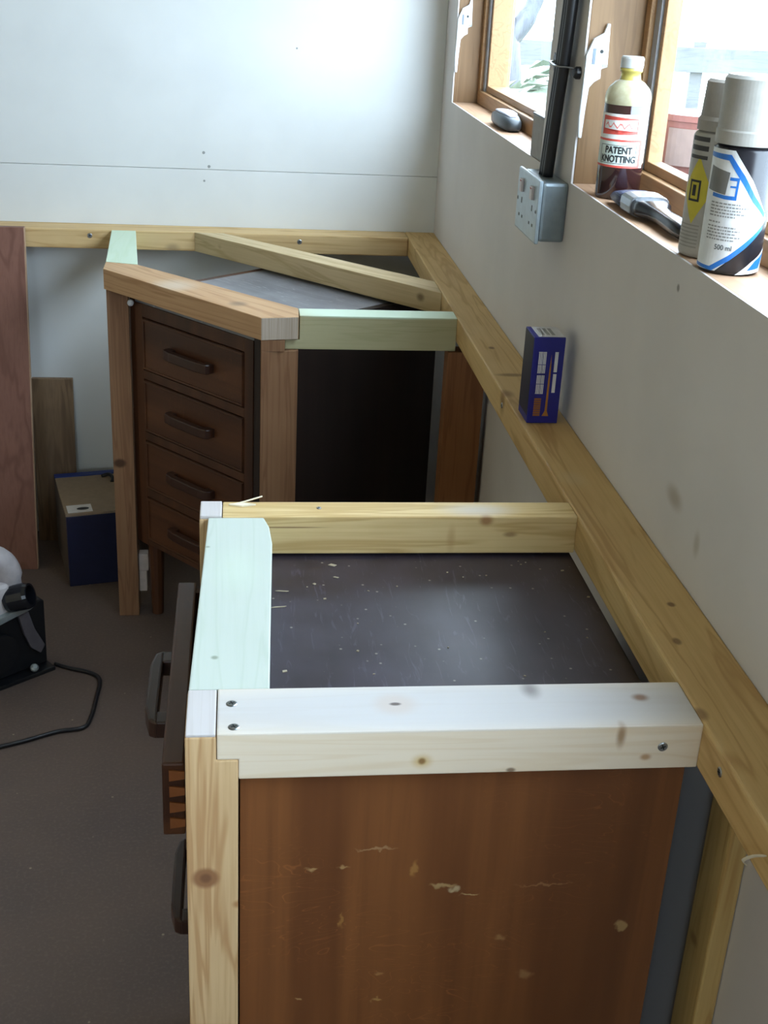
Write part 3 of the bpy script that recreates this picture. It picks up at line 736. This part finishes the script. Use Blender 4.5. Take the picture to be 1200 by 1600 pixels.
# white levers screwed flat to the far jamb of each window
LEV = [(0.028, 0.562), (0.032, 0.562), (0.034, 0.503), (0.025, 0.500), (0.0255, 0.487), (0.017, 0.482), (0.010, 0.474), (0.008, 0.443), (0.0065, 0.402), (0.0015, 0.403), (-0.0005, 0.432), (0.0005, 0.470), (0.001, 0.506), (0.001, 0.518), (0.010, 0.541), (0.024, 0.549)]
for (yj, lab, s) in ((-1.299, 'white plastic catch with hanging tail on the jamb beside the bottle', 1.0), (-0.144, 'white plastic catch with hanging tail on the jamb nearest the corner', 1.0)):
    lv = thing('window_catch', lab, 'catch', (0.015, yj, 0.40), group='white jamb catches')
    bm = bmesh.new(); b_prism(bm, LEV, yj - 0.008, yj - 0.0002, 0.0012, axis='y'); link('lever', bm, M['white'], lv)
    bm = bmesh.new(); b_box(bm, 0.010, 0.0145, yj - 0.0086, yj - 0.0078, 0.506, 0.528); link('slot', bm, simple('slot_grey', (120, 132, 146), 0.5), lv)
    bm = bmesh.new(); b_lathe(bm, [(0, 0), (0.0028, 0), (0.0022, 0.001), (0, 0.001)], (0.023, yj - 0.008, 0.524), 10, (0, -1, 0)); link('rivet', bm, M['slot'], lv)
    bm = bmesh.new(); b_box(bm, 0.026, 0.0335, yj - 0.0086, yj - 0.0078, 0.503, 0.507, 0.0003); link('slot', bm, simple('slot_pale', (170, 180, 190), 0.5), lv)

# ------------------------------------------------------------------ things on the sills
def to_cam(x, y):
    return math.atan2(-3.1788 - y, -0.5012 - x)

# bottle of knotting
BC = (0.0385, -1.412); BR = 0.0315
bo = thing('bottle', 'glass bottle half full of dark liquid, red and white label, on near sill', 'bottle', (BC[0], BC[1], SILL))
t = NT('dark_liquid_glass'); t.b.inputs['Coat Weight'].default_value = 0.6; M['liquid'] = t.done(lin((46, 26, 26)), 0.12, 0.0, 0.6)
t = NT('cloudy_glass'); v = t.coords('W'); t.b.inputs['Transmission Weight'].default_value = 0.35
M['cloudy'] = t.done(t.mix(t.remap(t.noise(v, 60.0, 3), 0.3, 0.7), lin((214, 208, 178)), lin((190, 182, 146))), 0.2, 0.0, 0.5)
t = NT('yellowed_glass'); t.b.inputs['Transmission Weight'].default_value = 0.3; M['yellow_glass'] = t.done(lin((196, 180, 96)), 0.2)
bm = bmesh.new(); b_lathe(bm, [(0, SILL + 0.0003), (BR - 0.002, SILL + 0.0003), (BR, SILL + 0.003), (BR, SILL + 0.128), (BR * 0.99, SILL + 0.1282)], (BC[0], BC[1], 0), 48)
link('filled_glass', bm, M['liquid'], bo, smooth=True)
bm = bmesh.new(); b_lathe(bm, [(BR, SILL + 0.128), (BR + 0.0006, SILL + 0.136), (BR - 0.0005, SILL + 0.143), (BR - 0.004, SILL + 0.150), (BR - 0.011, SILL + 0.157), (0.0150, SILL + 0.160)], (BC[0], BC[1], 0), 48); link('shoulder', bm, M['cloudy'], bo, smooth=True)
bm = bmesh.new(); b_lathe(bm, [(0.0150, SILL + 0.160), (0.0138, SILL + 0.164), (0.0135, SILL + 0.170), (0.0155, SILL + 0.1705), (0.0155, SILL + 0.175), (0.013, SILL + 0.1755)], (BC[0], BC[1], 0), 40); link('neck', bm, M['yellow_glass'], bo, smooth=True)
bm = bmesh.new(); b_lathe(bm, [(0.0, SILL + 0.1755), (0.0155, SILL + 0.1755), (0.0158, SILL + 0.177), (0.0158, SILL + 0.188), (0.0145, SILL + 0.1905), (0.0, SILL + 0.1905)], (BC[0], BC[1], 0), 40)
link('cap', bm, simple('cap_metal', (196, 198, 196), 0.4, 0.3), bo, smooth=False)
th = to_cam(*BC)
paper = simple('label_paper', (236, 236, 232), 0.5); red = simple('label_red', (214, 84, 72), 0.5); ink = simple('label_ink', (40, 42, 44), 0.55); pale = simple('label_grey_green', (208, 220, 212), 0.5)
# th0 + a: positive a is to the camera's right
def bl(bm, poly, r): wrap_patch(bm, poly, BC, r, th, SILL)
Z0, Z1, ZM = 0.045, 0.1165, 0.083
bm = bmesh.new(); bl(bm, [(-1.45, Z0), (1.15, Z0), (1.15, Z1), (-1.45, Z1)], BR + 0.0004); lab = link('label', bm, paper, bo)
bm = bmesh.new(); bl(bm, [(-1.45, Z0), (0.95, Z0), (0.95, ZM), (-1.45, ZM)], BR + 0.0006); link('red_field', bm, red, lab)
bm = bmesh.new(); bl(bm, [(-1.40, Z0 + 0.003), (0.78, Z0 + 0.003), (0.78, ZM - 0.003), (-1.40, ZM - 0.003)], BR + 0.0008); link('pale_field', bm, pale, lab)
bm = bmesh.new()
for (a0, a1, z0, z1) in ((-1.05, 0.66, ZM - 0.0085, ZM - 0.0078), (-1.05, 0.66, Z0 + 0.0052, Z0 + 0.0059), (0.63, 0.66, Z0 + 0.0052, ZM - 0.0078), (-1.05, -1.02, Z0 + 0.0052, ZM - 0.0078)):
    bl(bm, [(a0, z0), (a1, z0), (a1, z1), (a0, z1)], BR + 0.0010)
link('ink_frame', bm, ink, lab)
bm = bmesh.new()
def onb(zc, ac, r=BR + 0.0012): return lambda x, y: (BC[0] + r * math.cos(th + ac + x / r), BC[1] + r * math.sin(th + ac + x / r), SILL + zc + y)
b_text(bm, 'PATENT', 0.0130, onb(0.0680, -0.16), 0.84, 0.0005); b_text(bm, 'KNOTTING', 0.0130, onb(0.0562, -0.16), 0.76, 0.0005)
link('lettering', bm, ink, lab)
bm = bmesh.new()                                           # red panel with a pale script
bl(bm, [(-1.10, 0.0885), (0.62, 0.0905), (0.62, 0.0945), (-0.2, 0.0915), (-1.10, 0.0965)], BR + 0.0008)
bl(bm, [(-1.10, 0.1075), (0.62, 0.1095), (0.55, 0.1115), (-1.10, 0.1135)], BR + 0.0008)
bl(bm, [(-1.10, 0.0885), (-1.00, 0.0885), (-1.00, 0.1135), (-1.10, 0.1135)], BR + 0.0008); bl(bm, [(0.57, 0.0905), (0.62, 0.0905), (0.62, 0.1095), (0.57, 0.1095)], BR + 0.0008)
link('red_panel', bm, red, lab)
bm = bmesh.new()
pts = [(-0.90 + 0.1 * i, 0.101 + 0.0035 * math.sin(i * 1.9)) for i in range(14)]
for (a, b), (c, e) in zip(pts[:-1], pts[1:]): bl(bm, [(a, b - 0.0012), (c, e - 0.0012), (c, e + 0.0012), (a, b + 0.0012)], BR + 0.0008)
link('script_flourish', bm, simple('label_pink', (224, 130, 120), 0.5), lab)

# spray cans
def can_profile(r, h):
    return [(0, 0.0004), (r - 0.004, 0.0004), (r - 0.0015, 0.0015), (r - 0.0003, 0.004), (r, 0.006), (r, h - 0.004), (r - 0.002, h), (r - 0.006, h + 0.003), (0, h + 0.004)]
CC = (0.0345, -1.868); CR = 0.0332; CH = 0.132
ca = thing('spray_can', 'spray can with white cap and blue lined white label on the near sill', 'spray can', (CC[0], CC[1], SILL))
dark = simple('can_black', (34, 34, 40), 0.25); blue = simple('can_blue', (40, 120, 210), 0.35); wl = simple('can_white', (232, 236, 238), 0.35); gy = simple('can_grey', (120, 120, 118), 0.45); ltx = simple('can_text_grey', (150, 152, 152), 0.5)
bm = bmesh.new(); b_lathe(bm, can_profile(CR, CH), (CC[0], CC[1], SILL), 56); link('can_body', bm, dark, ca, smooth=True)
capw = simple('cap_white', (176, 174, 168), 0.5)
bm = bmesh.new(); b_lathe(bm, [(0, CH + 0.004), (CR + 0.0008, CH + 0.003), (CR + 0.0008, CH + 0.016), (CR - 0.0002, CH + 0.018), (CR - 0.0008, CH + 0.068), (CR - 0.004, CH + 0.0715), (0, CH + 0.0715)], (CC[0], CC[1], SILL), 56); link('cap', bm, capw, ca, smooth=False)
thc = to_cam(*CC)
def S(s):                                                  # screen fraction across the can -> angle
    return math.asin(max(-1, min(1, s))) if abs(s) <= 1 else math.copysign(PI / 2 + (abs(s) - 1) * 1.6, s)
def cp(bm, pts, r, dense=True):
    wrap_patch(bm, [(S(s), h * CH) for s, h in pts], CC, r, thc, SILL)
R1, R2, R3 = CR + 0.0003, CR + 0.0005, CR + 0.0007
bm = bmesh.new(); cp(bm, [(-1.5, 0.03), (-0.40, 0.03), (0.20, 0.18), (0.70, 0.35), (0.93, 0.46), (0.70, 0.60), (0.35, 0.77), (-0.30, 0.985), (-1.5, 0.985)], R1); cl_ = link('label', bm, wl, ca)
bm = bmesh.new()
cp(bm, [(-1.5, 0.925), (-0.45, 0.905), (0.05, 0.745), (0.45, 0.60), (0.86, 0.47), (0.86, 0.51), (0.50, 0.645), (0.10, 0.80), (-0.40, 0.950), (-1.5, 0.95)], R2)
cp(bm, [(-1.5, 0.075), (-0.58, 0.060), (-0.05, 0.165), (0.40, 0.275), (0.86, 0.42), (0.86, 0.38), (0.45, 0.235), (0.0, 0.125), (-0.50, 0.028), (-1.5, 0.055)], R2)
link('blue_stripe', bm, blue, cl_)
bm = bmesh.new(); cp(bm, [(-0.95, 0.66), (-0.42, 0.64), (-0.36, 0.815), (-0.93, 0.85)], R2); link('grey_square', bm, gy, cl_)
bm = bmesh.new()
for q in ([(-0.42, 0.605), (-0.06, 0.605), (-0.06, 0.635), (-0.42, 0.635)], [(-0.13, 0.635), (-0.06, 0.635), (-0.04, 0.78), (-0.11, 0.78)], [(-0.34, 0.755), (-0.11, 0.755), (-0.11, 0.78), (-0.34, 0.78)], [(-0.30, 0.70), (-0.11, 0.70), (-0.11, 0.715), (-0.30, 0.715)], [(-0.80, 0.615), (-0.42, 0.605), (-0.42, 0.635), (-0.80, 0.645)]):
    cp(bm, q, R2)
link('blue_square', bm, blue, cl_)
bm = bmesh.new(); rr = random.Random(5)
for i, h in enumerate((0.57, 0.545, 0.52, 0.495, 0.47, 0.42, 0.385, 0.36, 0.335, 0.31, 0.285)):
    s = -0.80; end = (0.10, 0.35, 0.15, 0.30, 0.0, -0.45, 0.05, 0.20, 0.10, 0.25, 0.05)[i]
    while s < end:
        wd = rr.uniform(0.04, 0.12); e = min(end, s + wd); cp(bm, [(s, h - 0.006), (e, h - 0.006), (e, h + 0.006), (s, h + 0.006)], R2); s = e + 0.025
link('small_print', bm, ltx, cl_)
bm = bmesh.new(); b_text(bm, '500 ml', 0.0078, lambda x, y: (CC[0] + R2 * math.cos(thc - 0.25 + x / R2), CC[1] + R2 * math.sin(thc - 0.25 + x / R2), SILL + CH * 0.222 + y), 0.9, 0.00015); link('lettering', bm, simple('can_ink', (96, 104, 108), 0.5), cl_)
bm = bmesh.new(); cp(bm, [(0.25, 0.015), (0.98, 0.03), (1.05, 0.24), (0.70, 0.12)], R1); link('white_corner', bm, wl, ca)
bm = bmesh.new(); cp(bm, [(0.82, 0.985), (1.2, 0.985), (1.2, 0.62), (0.985, 0.70), (0.93, 0.86)], R1); link('white_corner', bm, wl, ca)
bm = bmesh.new(); cp(bm, [(0.60, 0.05), (0.93, 0.06), (1.0, 0.20), (0.80, 0.125)], R2); link('blue_corner', bm, blue, ca)
bm = bmesh.new(); cp(bm, [(1.02, 0.93), (1.2, 0.93), (1.2, 0.75), (1.05, 0.82)], R2); link('blue_corner', bm, blue, ca)

C2 = (0.0355, -1.792); R_2 = 0.0310
c2 = thing('spray_can', 'grey white spray can with yellow diamond, half hidden behind the blue lined can', 'spray can', (C2[0], C2[1], SILL))
bm = bmesh.new(); b_lathe(bm, can_profile(R_2, 0.136), (C2[0], C2[1], SILL), 48); link('can_body', bm, simple('can_grey_white', (176, 172, 164), 0.4), c2, smooth=True)
bm = bmesh.new(); b_lathe(bm, [(0, 0.140), (R_2 - 0.002, 0.139), (R_2 - 0.002, 0.150), (R_2 - 0.0045, 0.154), (R_2 - 0.006, 0.190), (R_2 - 0.009, 0.193), (0, 0.193)], (C2[0], C2[1], SILL), 48); link('cap', bm, simple('cap_grey_white', (160, 154, 146), 0.5), c2)
th2 = to_cam(*C2)
def c2p(bm, pts, r): wrap_patch(bm, [(a, z) for a, z in pts], C2, r, th2, SILL)
bm = bmesh.new(); c2p(bm, [(-1.45, 0.085), (-0.65, 0.040), (0.1, 0.085), (-0.65, 0.120)][::-1] if False else [(-1.35, 0.075), (-0.70, 0.038), (-0.05, 0.075), (-0.70, 0.112)], R_2 + 0.0004); dm = link('yellow_diamond', bm, simple('hazard_yellow', (206, 190, 56), 0.45), c2)
bm = bmesh.new()
for q in ([(-1.0, 0.063), (-0.5, 0.063), (-0.5, 0.0655), (-1.0, 0.0655)], [(-1.0, 0.084), (-0.5, 0.084), (-0.5, 0.0865), (-1.0, 0.0865)], [(-1.0, 0.063), (-0.92, 0.063), (-0.92, 0.0865), (-1.0, 0.0865)], [(-0.58, 0.063), (-0.5, 0.063), (-0.5, 0.0865), (-0.58, 0.0865)], [(-0.84, 0.069), (-0.68, 0.069), (-0.68, 0.081), (-0.84, 0.081)]):
    c2p(bm, q, R_2 + 0.0007)
link('diamond_mark', bm, ink, dm)
bm = bmesh.new()
for (z0, z1) in ((0.131, 0.136), (0.121, 0.1265), (0.112, 0.116)): c2p(bm, [(-1.25, z0 - 0.003), (-0.4, z0 - 0.003), (-0.4, z1 - 0.003), (-1.25, z1 - 0.003)], R_2 + 0.0005)
link('dark_bars', bm, simple('bar_dark', (62, 60, 60), 0.5), c2)
bm = bmesh.new()
for i in range(7): c2p(bm, [(-1.35, 0.012 + 0.004 * i), (-0.35, 0.012 + 0.004 * i), (-0.35, 0.0135 + 0.004 * i), (-1.35, 0.0135 + 0.004 * i)], R_2 + 0.0005)
link('small_print', bm, simple('print_grey', (150, 146, 140), 0.5), c2)

# paintbrush lying along the near sill
pb = thing('paintbrush', 'paintbrush with dark bristles, steel ferrule and black handle beside the bottle', 'paintbrush', (0.035, -1.58, SILL))
def slab(bm, secs):
    """sections (y, x centre, half width, z centre, half thickness) joined to a smooth body"""
    b2 = bmesh.new(); rings = []; n = 16
    for (y, xc, hw, zc, ht) in secs:
        ring = []
        for k in range(n):
            a = 2 * PI * k / n; ca_, sa_ = math.cos(a), math.sin(a)
            ring.append(b2.verts.new((xc + hw * math.copysign(abs(ca_) ** 0.55, ca_), y, SILL + zc + ht * math.copysign(abs(sa_) ** 0.55, sa_))))
        rings.append(ring)
    for A, B in zip(rings[:-1], rings[1:]):
        for k in range(n): b2.faces.new((A[k], A[(k + 1) % n], B[(k + 1) % n], B[k]))
    b2.faces.new(rings[0]); b2.faces.new(rings[-1][::-1]); join(bm, b2)
t = NT('dark_bristle'); v = t.coords('W'); g = t.noise(t.scaled(v, (900.0, 20.0, 900.0)), 1.0, 2)
t.bump(g, 0.8, 0.002); M['bristle'] = t.done(t.mix(t.remap(g, 0.35, 0.65), lin((28, 30, 44)), lin((70, 76, 110))), 0.4)
bm = bmesh.new(); slab(bm, [(-1.456, 0.036, 0.020, 0.009, 0.003), (-1.475, 0.036, 0.024, 0.012, 0.008), (-1.500, 0.036, 0.026, 0.014, 0.011), (-1.535, 0.036, 0.026, 0.014, 0.0125)]); link('bristles', bm, M['bristle'], pb, smooth=True)
bm = bmesh.new(); slab(bm, [(-1.530, 0.036, 0.0275, 0.0145, 0.0138), (-1.532, 0.036, 0.028, 0.0145, 0.0142), (-1.570, 0.036, 0.027, 0.0145, 0.0140), (-1.572, 0.036, 0.0265, 0.0145, 0.0136)]); link('ferrule', bm, M['steel'], pb, smooth=False)
bm = bmesh.new(); slab(bm, [(-1.568, 0.036, 0.025, 0.0145, 0.012), (-1.590, 0.036, 0.024, 0.014, 0.011), (-1.612, 0.036, 0.014, 0.013, 0.009), (-1.640, 0.036, 0.012, 0.0125, 0.009), (-1.690, 0.037, 0.015, 0.012, 0.0095), (-1.722, 0.037, 0.013, 0.011, 0.0085), (-1.732, 0.037, 0.006, 0.010, 0.004)]); link('handle', bm, simple('gloss_black', (22, 24, 30), 0.18), pb, smooth=True)

# small dark tool on the far sill, and a grey block at that sill's near end
ht = thing('hand_tool', 'dark rounded hand tool with pale top lying on the far sill', 'tool', (0.035, -0.60, SILL))
bm = bmesh.new(); slab(bm, [(-0.530, 0.034, 0.008, 0.010, 0.006), (-0.545, 0.034, 0.016, 0.013, 0.012), (-0.590, 0.035, 0.021, 0.015, 0.0148), (-0.650, 0.035, 0.021, 0.015, 0.0148), (-0.690, 0.035, 0.016, 0.013, 0.012), (-0.700, 0.035, 0.008, 0.011, 0.007)]); link('body', bm, simple('tool_dark', (58, 64, 68), 0.4), ht, smooth=True)
bm = bmesh.new(); slab(bm, [(-0.542, 0.036, 0.006, 0.0255, 0.002), (-0.560, 0.036, 0.013, 0.0280, 0.003), (-0.600, 0.036, 0.016, 0.0300, 0.003), (-0.650, 0.036, 0.014, 0.0300, 0.003), (-0.675, 0.036, 0.007, 0.0275, 0.002)]); link('top_plate', bm, simple('tool_pale', (196, 202, 222), 0.3), ht, smooth=True)
gb = thing('grey_block', 'small grey block standing on the far sill behind the black cables', 'block', (0.025, -1.045, SILL))
box('block', 0.001, 0.052, -1.0885, -1.003, SILL + 0.0003, SILL + 0.068, simple('block_grey', (150, 144, 136), 0.6), gb, 0.002)
box('block_top', 0.0, 0.053, -1.0887, -1.002, SILL + 0.068, SILL + 0.0715, simple('block_top_dark', (76, 78, 80), 0.4), gb, 0.001)

# ------------------------------------------------------------------ boards, box, saw and flex on the left
m_board = timber('reddish_board', (132, 92, 78), (104, 66, 54), 'z', rough=0.5, seed=20.0, coarse=10, contrast=0.8)
def lean(name, x0, x1, z1, yb, yt, th_, mat, label, cat):
    """a board standing on the floor at yb, its head resting at yt"""
    bm = bmesh.new(); b_prism(bm, [(yb, FLOOR + 0.0004), (yb + th_, FLOOR + 0.0004 + 0.0), (yt + th_, z1), (yt, z1)], x0, x1, 0.001, axis='x')
    o = link(name, bm, mat, None, ((x0 + x1) / 2, yb, FLOOR)); return tag(o, label, cat)
lb = lean('leaning_board', -1.42, -1.012, 0.004, -0.235, -0.0985, 0.018, m_board, 'tall reddish brown board leaning on the back rail at the left edge', 'board')
bm = bmesh.new(); b_prism(bm, [(-0.2345, FLOOR + 0.002), (-0.2175, FLOOR + 0.002), (-0.081, 0.003), (-0.098, 0.003)], -1.0122, -1.0105, axis='x')
link('edge_strip', bm, timber('board_edge', (176, 146, 120), (150, 118, 92), 'z', seed=21.0), lb)
lean('offcut_board', -1.032, -0.928, -0.402, -0.060, -0.016, 0.015, timber('offcut_wood', (138, 112, 84), (104, 82, 60), 'z', seed=22.0, coarse=12), 'short brown board standing against the back wall behind the blue box', 'board')

bx = thing('storage_box', 'dark blue box with beige top and white sticker on the floor behind the left post', 'box', (-0.918, -0.334, FLOOR), math.radians(13.5))
nb = simple('box_navy', (26, 30, 62), 0.5); bt_ = simple('box_beige', (150, 130, 108), 0.6); bb = simple('box_blue', (36, 58, 130), 0.45)
K = dict(local=True)
box('body', 0, 0.175, 0, 0.262, 0.0004, 0.192, nb, bx, 0.002, **K)
box('lid', -0.001, 0.176, 0.0, 0.240, 0.192, 0.199, bt_, bx, 0.001, **K)
box('blue_edge', -0.001, 0.176, 0.240, 0.264, 0.192, 0.201, bb, bx, 0.001, **K)
box('end_panel', -0.0012, 0.0, 0.004, 0.258, 0.004, 0.191, simple('box_end_brown', (86, 74, 64), 0.6), bx, **K)
st = box('sticker', 0.006, 0.066, 0.006, 0.052, 0.199, 0.1996, simple('sticker_white', (226, 222, 220), 0.5), bx, **K)
bm = bmesh.new(); b_lathe(bm, [(0, 0), (0.010, 0), (0.010, 0.0004), (0, 0.0004)], (0, 0, 0), 20)
bmesh.ops.transform(bm, matrix=Matrix.Translation((0.044, 0.027, 0.1996)) @ Matrix.Diagonal((1.5, 0.8, 1, 1)), verts=bm.verts[:]); link('sticker_mark', bm, ink, st, local=True)
bm = bmesh.new(); b_tube(bm, smooth_path([(0.118, 0.225, 0.201), (0.135, 0.218, 0.207), (0.142, 0.196, 0.206), (0.139, 0.182, 0.200)], 5), 0.005, 8); link('carry_strap', bm, M['black'], bx, local=True, smooth=True)

# circular saw resting on the floor
sw_ = thing('circular_saw', 'white and black circular saw lying on the floor at the left edge', 'power tool', (-0.904, -0.732, FLOOR), math.radians(39))
wh = simple('saw_white', (206, 200, 202), 0.4); bk = simple('saw_black', (20, 22, 26), 0.38); gr = simple('saw_grey', (104, 100, 106), 0.35, 0.3); lt = simple('saw_light_metal', (168, 178, 180), 0.3, 0.5)
bm = bmesh.new(); b_box(bm, -0.30, 0.0, -0.004, 0.115, 0.0004, 0.010, 0.002); link('base_plate', bm, bk, sw_, local=True)
bm = bmesh.new(); b_prism(bm, [(-0.235, 0.011), (-0.004, 0.011), (-0.002, 0.165), (-0.012, 0.172), (-0.045, 0.158), (-0.10, 0.150), (-0.19, 0.140), (-0.24, 0.09)], 0.022, 0.085, 0.004, axis='y'); link('blade_guard', bm, bk, sw_, local=True)
bm = bmesh.new(); b_lathe(bm, [(0, 0), (0.042, 0.0), (0.046, 0.006), (0.046, 0.016), (0, 0.018)], (-0.125, 0.022, 0.080), 28, (0, -1, 0)); link('arbor_cover', bm, bk, sw_, local=True)
bm = bmesh.new(); b_prism(bm, [(-0.070, 0.152), (-0.046, 0.156), (-0.034, 0.110), (-0.012, 0.062), (-0.024, 0.046), (-0.046, 0.066), (-0.060, 0.105)], 0.012, 0.022, 0.002, axis='y'); link('lower_guard', bm, gr, sw_, local=True)
bm = bmesh.new(); b_prism(bm, [(-0.150, 0.146), (-0.046, 0.164), (-0.034, 0.170), (-0.036, 0.180), (-0.050, 0.178), (-0.150, 0.162)], 0.004, 0.020, 0.002, axis='y'); link('depth_lever', bm, lt, sw_, local=True)
bm = bmesh.new(); b_box(bm, -0.20, -0.078, 0.015, 0.090, 0.160, 0.235, 0.018, 3); link('housing', bm, wh, sw_, local=True)
bm = bmesh.new(); b_tube(bm, smooth_path([(-0.066, 0.045, 0.200), (-0.070, 0.045, 0.250), (-0.098, 0.045, 0.288), (-0.160, 0.045, 0.298), (-0.230, 0.045, 0.280), (-0.280, 0.045, 0.215), (-0.285, 0.045, 0.13)], 5), [0.024] * 4 + [0.028] * 12 + [0.026] * 20, 14); link('handle', bm, wh, sw_, local=True, smooth=True)
sd = (0.62, -0.72, 0.30)
bm = bmesh.new(); b_lathe(bm, [(0.0, 0.012), (0.021, 0.012), (0.021, 0.054), (0.026, 0.054), (0.029, 0.046), (0.029, 0.010), (0.026, 0.0), (0.0, 0.0)], (-0.085, 0.028, 0.192), 24, sd); link('dust_spout', bm, simple('saw_gloss_black', (26, 28, 34), 0.2), sw_, local=True, smooth=False)
bm = bmesh.new(); b_lathe(bm, [(0, 0), (0.009, 0), (0.009, 0.006), (0.005, 0.010), (0, 0.010)], (-0.047, 0.006, 0.018), 14, (0, -0.6, 0.8)); link('wing_nut', bm, lt, sw_, local=True)

cpts = [(-0.905, -0.716), (-0.872, -0.735), (-0.822, -0.758), (-0.800, -0.790), (-0.800, -0.865), (-0.803, -0.930), (-0.815, -0.972), (-0.865, -0.985), (-0.93, -1.018), (-1.03, -1.060), (-1.20, -1.14), (-1.45, -1.18), (-1.70, -1.05)]
bm = bmesh.new(); b_tube(bm, smooth_path([(x, y, FLOOR + 0.0048) for x, y in cpts], 8), 0.0045, 10)
o = link('power_flex', bm, M['black'], None, (-0.9, -0.9, FLOOR), smooth=True); tag(o, 'black power flex curling across the floor from the saw', 'cable')

# ------------------------------------------------------------------ outside
def leaf_mat(name, a, b):
    t = NT(name); v = t.coords('W'); return t.done(t.mix(t.remap(t.noise(v, 14.0, 4), 0.35, 0.65), lin(a), lin(b)), 0.7)
t = NT('garden_ground'); v = t.coords('W'); M['ground'] = t.done(t.mix(t.remap(t.noise(v, 0.8, 5), 0.3, 0.7), lin((150, 150, 140)), lin((120, 130, 100))), 0.9)
bm = bmesh.new(); b_box(bm, 0.125, 16.0, -14.0, 16.0, FLOOR - 0.30, FLOOR - 0.15); struct('ground', bm, M['ground'], origin=(6, 0, FLOOR - 0.15))
bm = bmesh.new(); b_box(bm, LEFT - 8, 0.125, -14.0, REAR - 0.11, FLOOR - 0.30, FLOOR - 0.15); struct('ground', bm, M['ground'], origin=(-2, -9, FLOOR - 0.15))
GZ = FLOOR - 0.15
fw = timber('fence_wood', (90, 90, 90), (74, 76, 78), 'x', seed=30.0)
def on_ray(dx, dy, dist, dz): return (-0.5012 + dx * dist, -3.1788 + dy * dist, 0.6247 + dz * dist)
fe = thing('garden_fence', 'weathered post and rail fence seen outside beyond the windows', 'fence', (2.6, 6.6, GZ))
for x in (1.2, 2.35, 3.0, 3.7, 4.9):
    box('fence_post', x - 0.05, x + 0.05, 6.6, 6.7, GZ, 0.20, fw, fe, 0.004)
box('fence_rail', 0.8, 5.4, 6.56, 6.60, -0.02, 0.16, fw, fe, 0.004); box('fence_rail', 0.8, 5.4, 6.56, 6.60, -0.52, -0.42, fw, fe, 0.004)
tr_ = thing('garden_tree', 'forked bare tree outside the far window', 'tree', (1.05, 4.6, GZ))
bark = timber('bark', (82, 84, 88), (64, 66, 70), 'z', seed=31.0)
bm = bmesh.new()
b_tube(bm, smooth_path([(1.08, 4.6, GZ), (1.10, 4.6, 0.05), (1.06, 4.6, 0.30), (0.98, 4.55, 0.60), (0.93, 4.5, 1.3)], 5), [0.10] * 6 + [0.085] * 6 + [0.07] * 9, 12); link('trunk', bm, bark, tr_, smooth=True)
bm = bmesh.new(); b_tube(bm, smooth_path([(1.08, 4.6, 0.22), (1.20, 4.6, 0.38), (1.28, 4.6, 0.62), (1.40, 4.6, 1.3)], 5), [0.06] * 6 + [0.05] * 10, 10); link('branch', bm, bark, tr_, smooth=True)
bm = bmesh.new(); b_tube(bm, smooth_path([(0.97, 4.55, 0.62), (1.06, 4.5, 0.85), (1.12, 4.5, 1.3)], 5), 0.03, 8); link('branch', bm, bark, tr_, smooth=True)
def bush(label, c, r, mat, seed):
    rr = random.Random(seed); b = bmesh.new()
    for i in range(260):
        u, w_ = rr.uniform(-1, 1), rr.uniform(0, 2 * PI); q = math.sqrt(1 - u * u); d_ = Vector((q * math.cos(w_), q * math.sin(w_), u)); p = Vector((d_.x * r[0], d_.y * r[1], d_.z * r[2])) * rr.uniform(0.80, 1.05)
        a = d_.orthogonal().normalized(); a = Matrix.Rotation(rr.uniform(0, 6.28), 3, d_) @ a; e = d_.cross(a); s = rr.uniform(0.05, 0.10)
        nn = d_ * s * 0.4
        vs = [b.verts.new(Vector(c) + p + k) for k in (a * s, e * s * 0.5 + nn, -a * s, -e * s * 0.5 + nn)]; b.faces.new(vs)
    core = bmesh.new(); bmesh.ops.create_icosphere(core, subdivisions=2, radius=1.0, matrix=Matrix.Translation(c) @ Matrix.Diagonal((r[0] * 0.85, r[1] * 0.85, r[2] * 0.9, 1)))
    join(b, core); o = link('garden_bush', b, mat, None, (c[0], c[1], c[2] - r[2])); tag(o, label, 'bush'); return o
g1 = leaf_mat('leaf_green', (64, 82, 52), (48, 64, 40)); g2 = leaf_mat('leaf_pale', (104, 112, 96), (82, 92, 74))
bush('pale rounded bush outside the far window below the tree', (1.30, 4.0, GZ + 0.55), (0.55, 0.5, 0.60), g2, 1)
bush('green bush low outside the near window behind the bottle', (1.35, 2.0, GZ + 0.35), (0.35, 0.45, 0.42), g1, 2)
tu = thing('paint_tub', 'red plastic tub with pale label standing outside behind the spray cans', 'tub', (0.27, -1.06, 0.325))
tred = simple('tub_red', (122, 74, 66), 0.5); tlab = simple('tub_label', (124, 104, 96), 0.5)
bm = bmesh.new(); b_lathe(bm, [(0, 0), (0.056, 0), (0.058, 0.004), (0.066, 0.085), (0.070, 0.086), (0.070, 0.096), (0.066, 0.096), (0, 0.094)], (0.27, -1.06, 0.325), 40); link('tub', bm, tred, tu, smooth=False)
tht = to_cam(0.27, -1.06)
bm = bmesh.new(); wrap_patch(bm, [(-0.7, 0.015), (0.7, 0.015), (0.7, 0.075), (-0.7, 0.075)], (0.27, -1.06), 0.0672, tht, 0.325); link('tub_label', bm, tlab, tu)
lg = thing('outer_ledge', 'narrow wooden ledge outside the near window carrying the red tub', 'ledge', (0.25, -1.2, 0.30))
box('ledge_board', 0.131, 0.36, -2.2, -0.2, 0.300, 0.3245, fw, lg, 0.003)
for y in (-0.4, -1.2, -2.0): box('bracket', 0.122, 0.34, y - 0.012, y + 0.012, 0.27, 0.2995, fw, lg, 0.002)
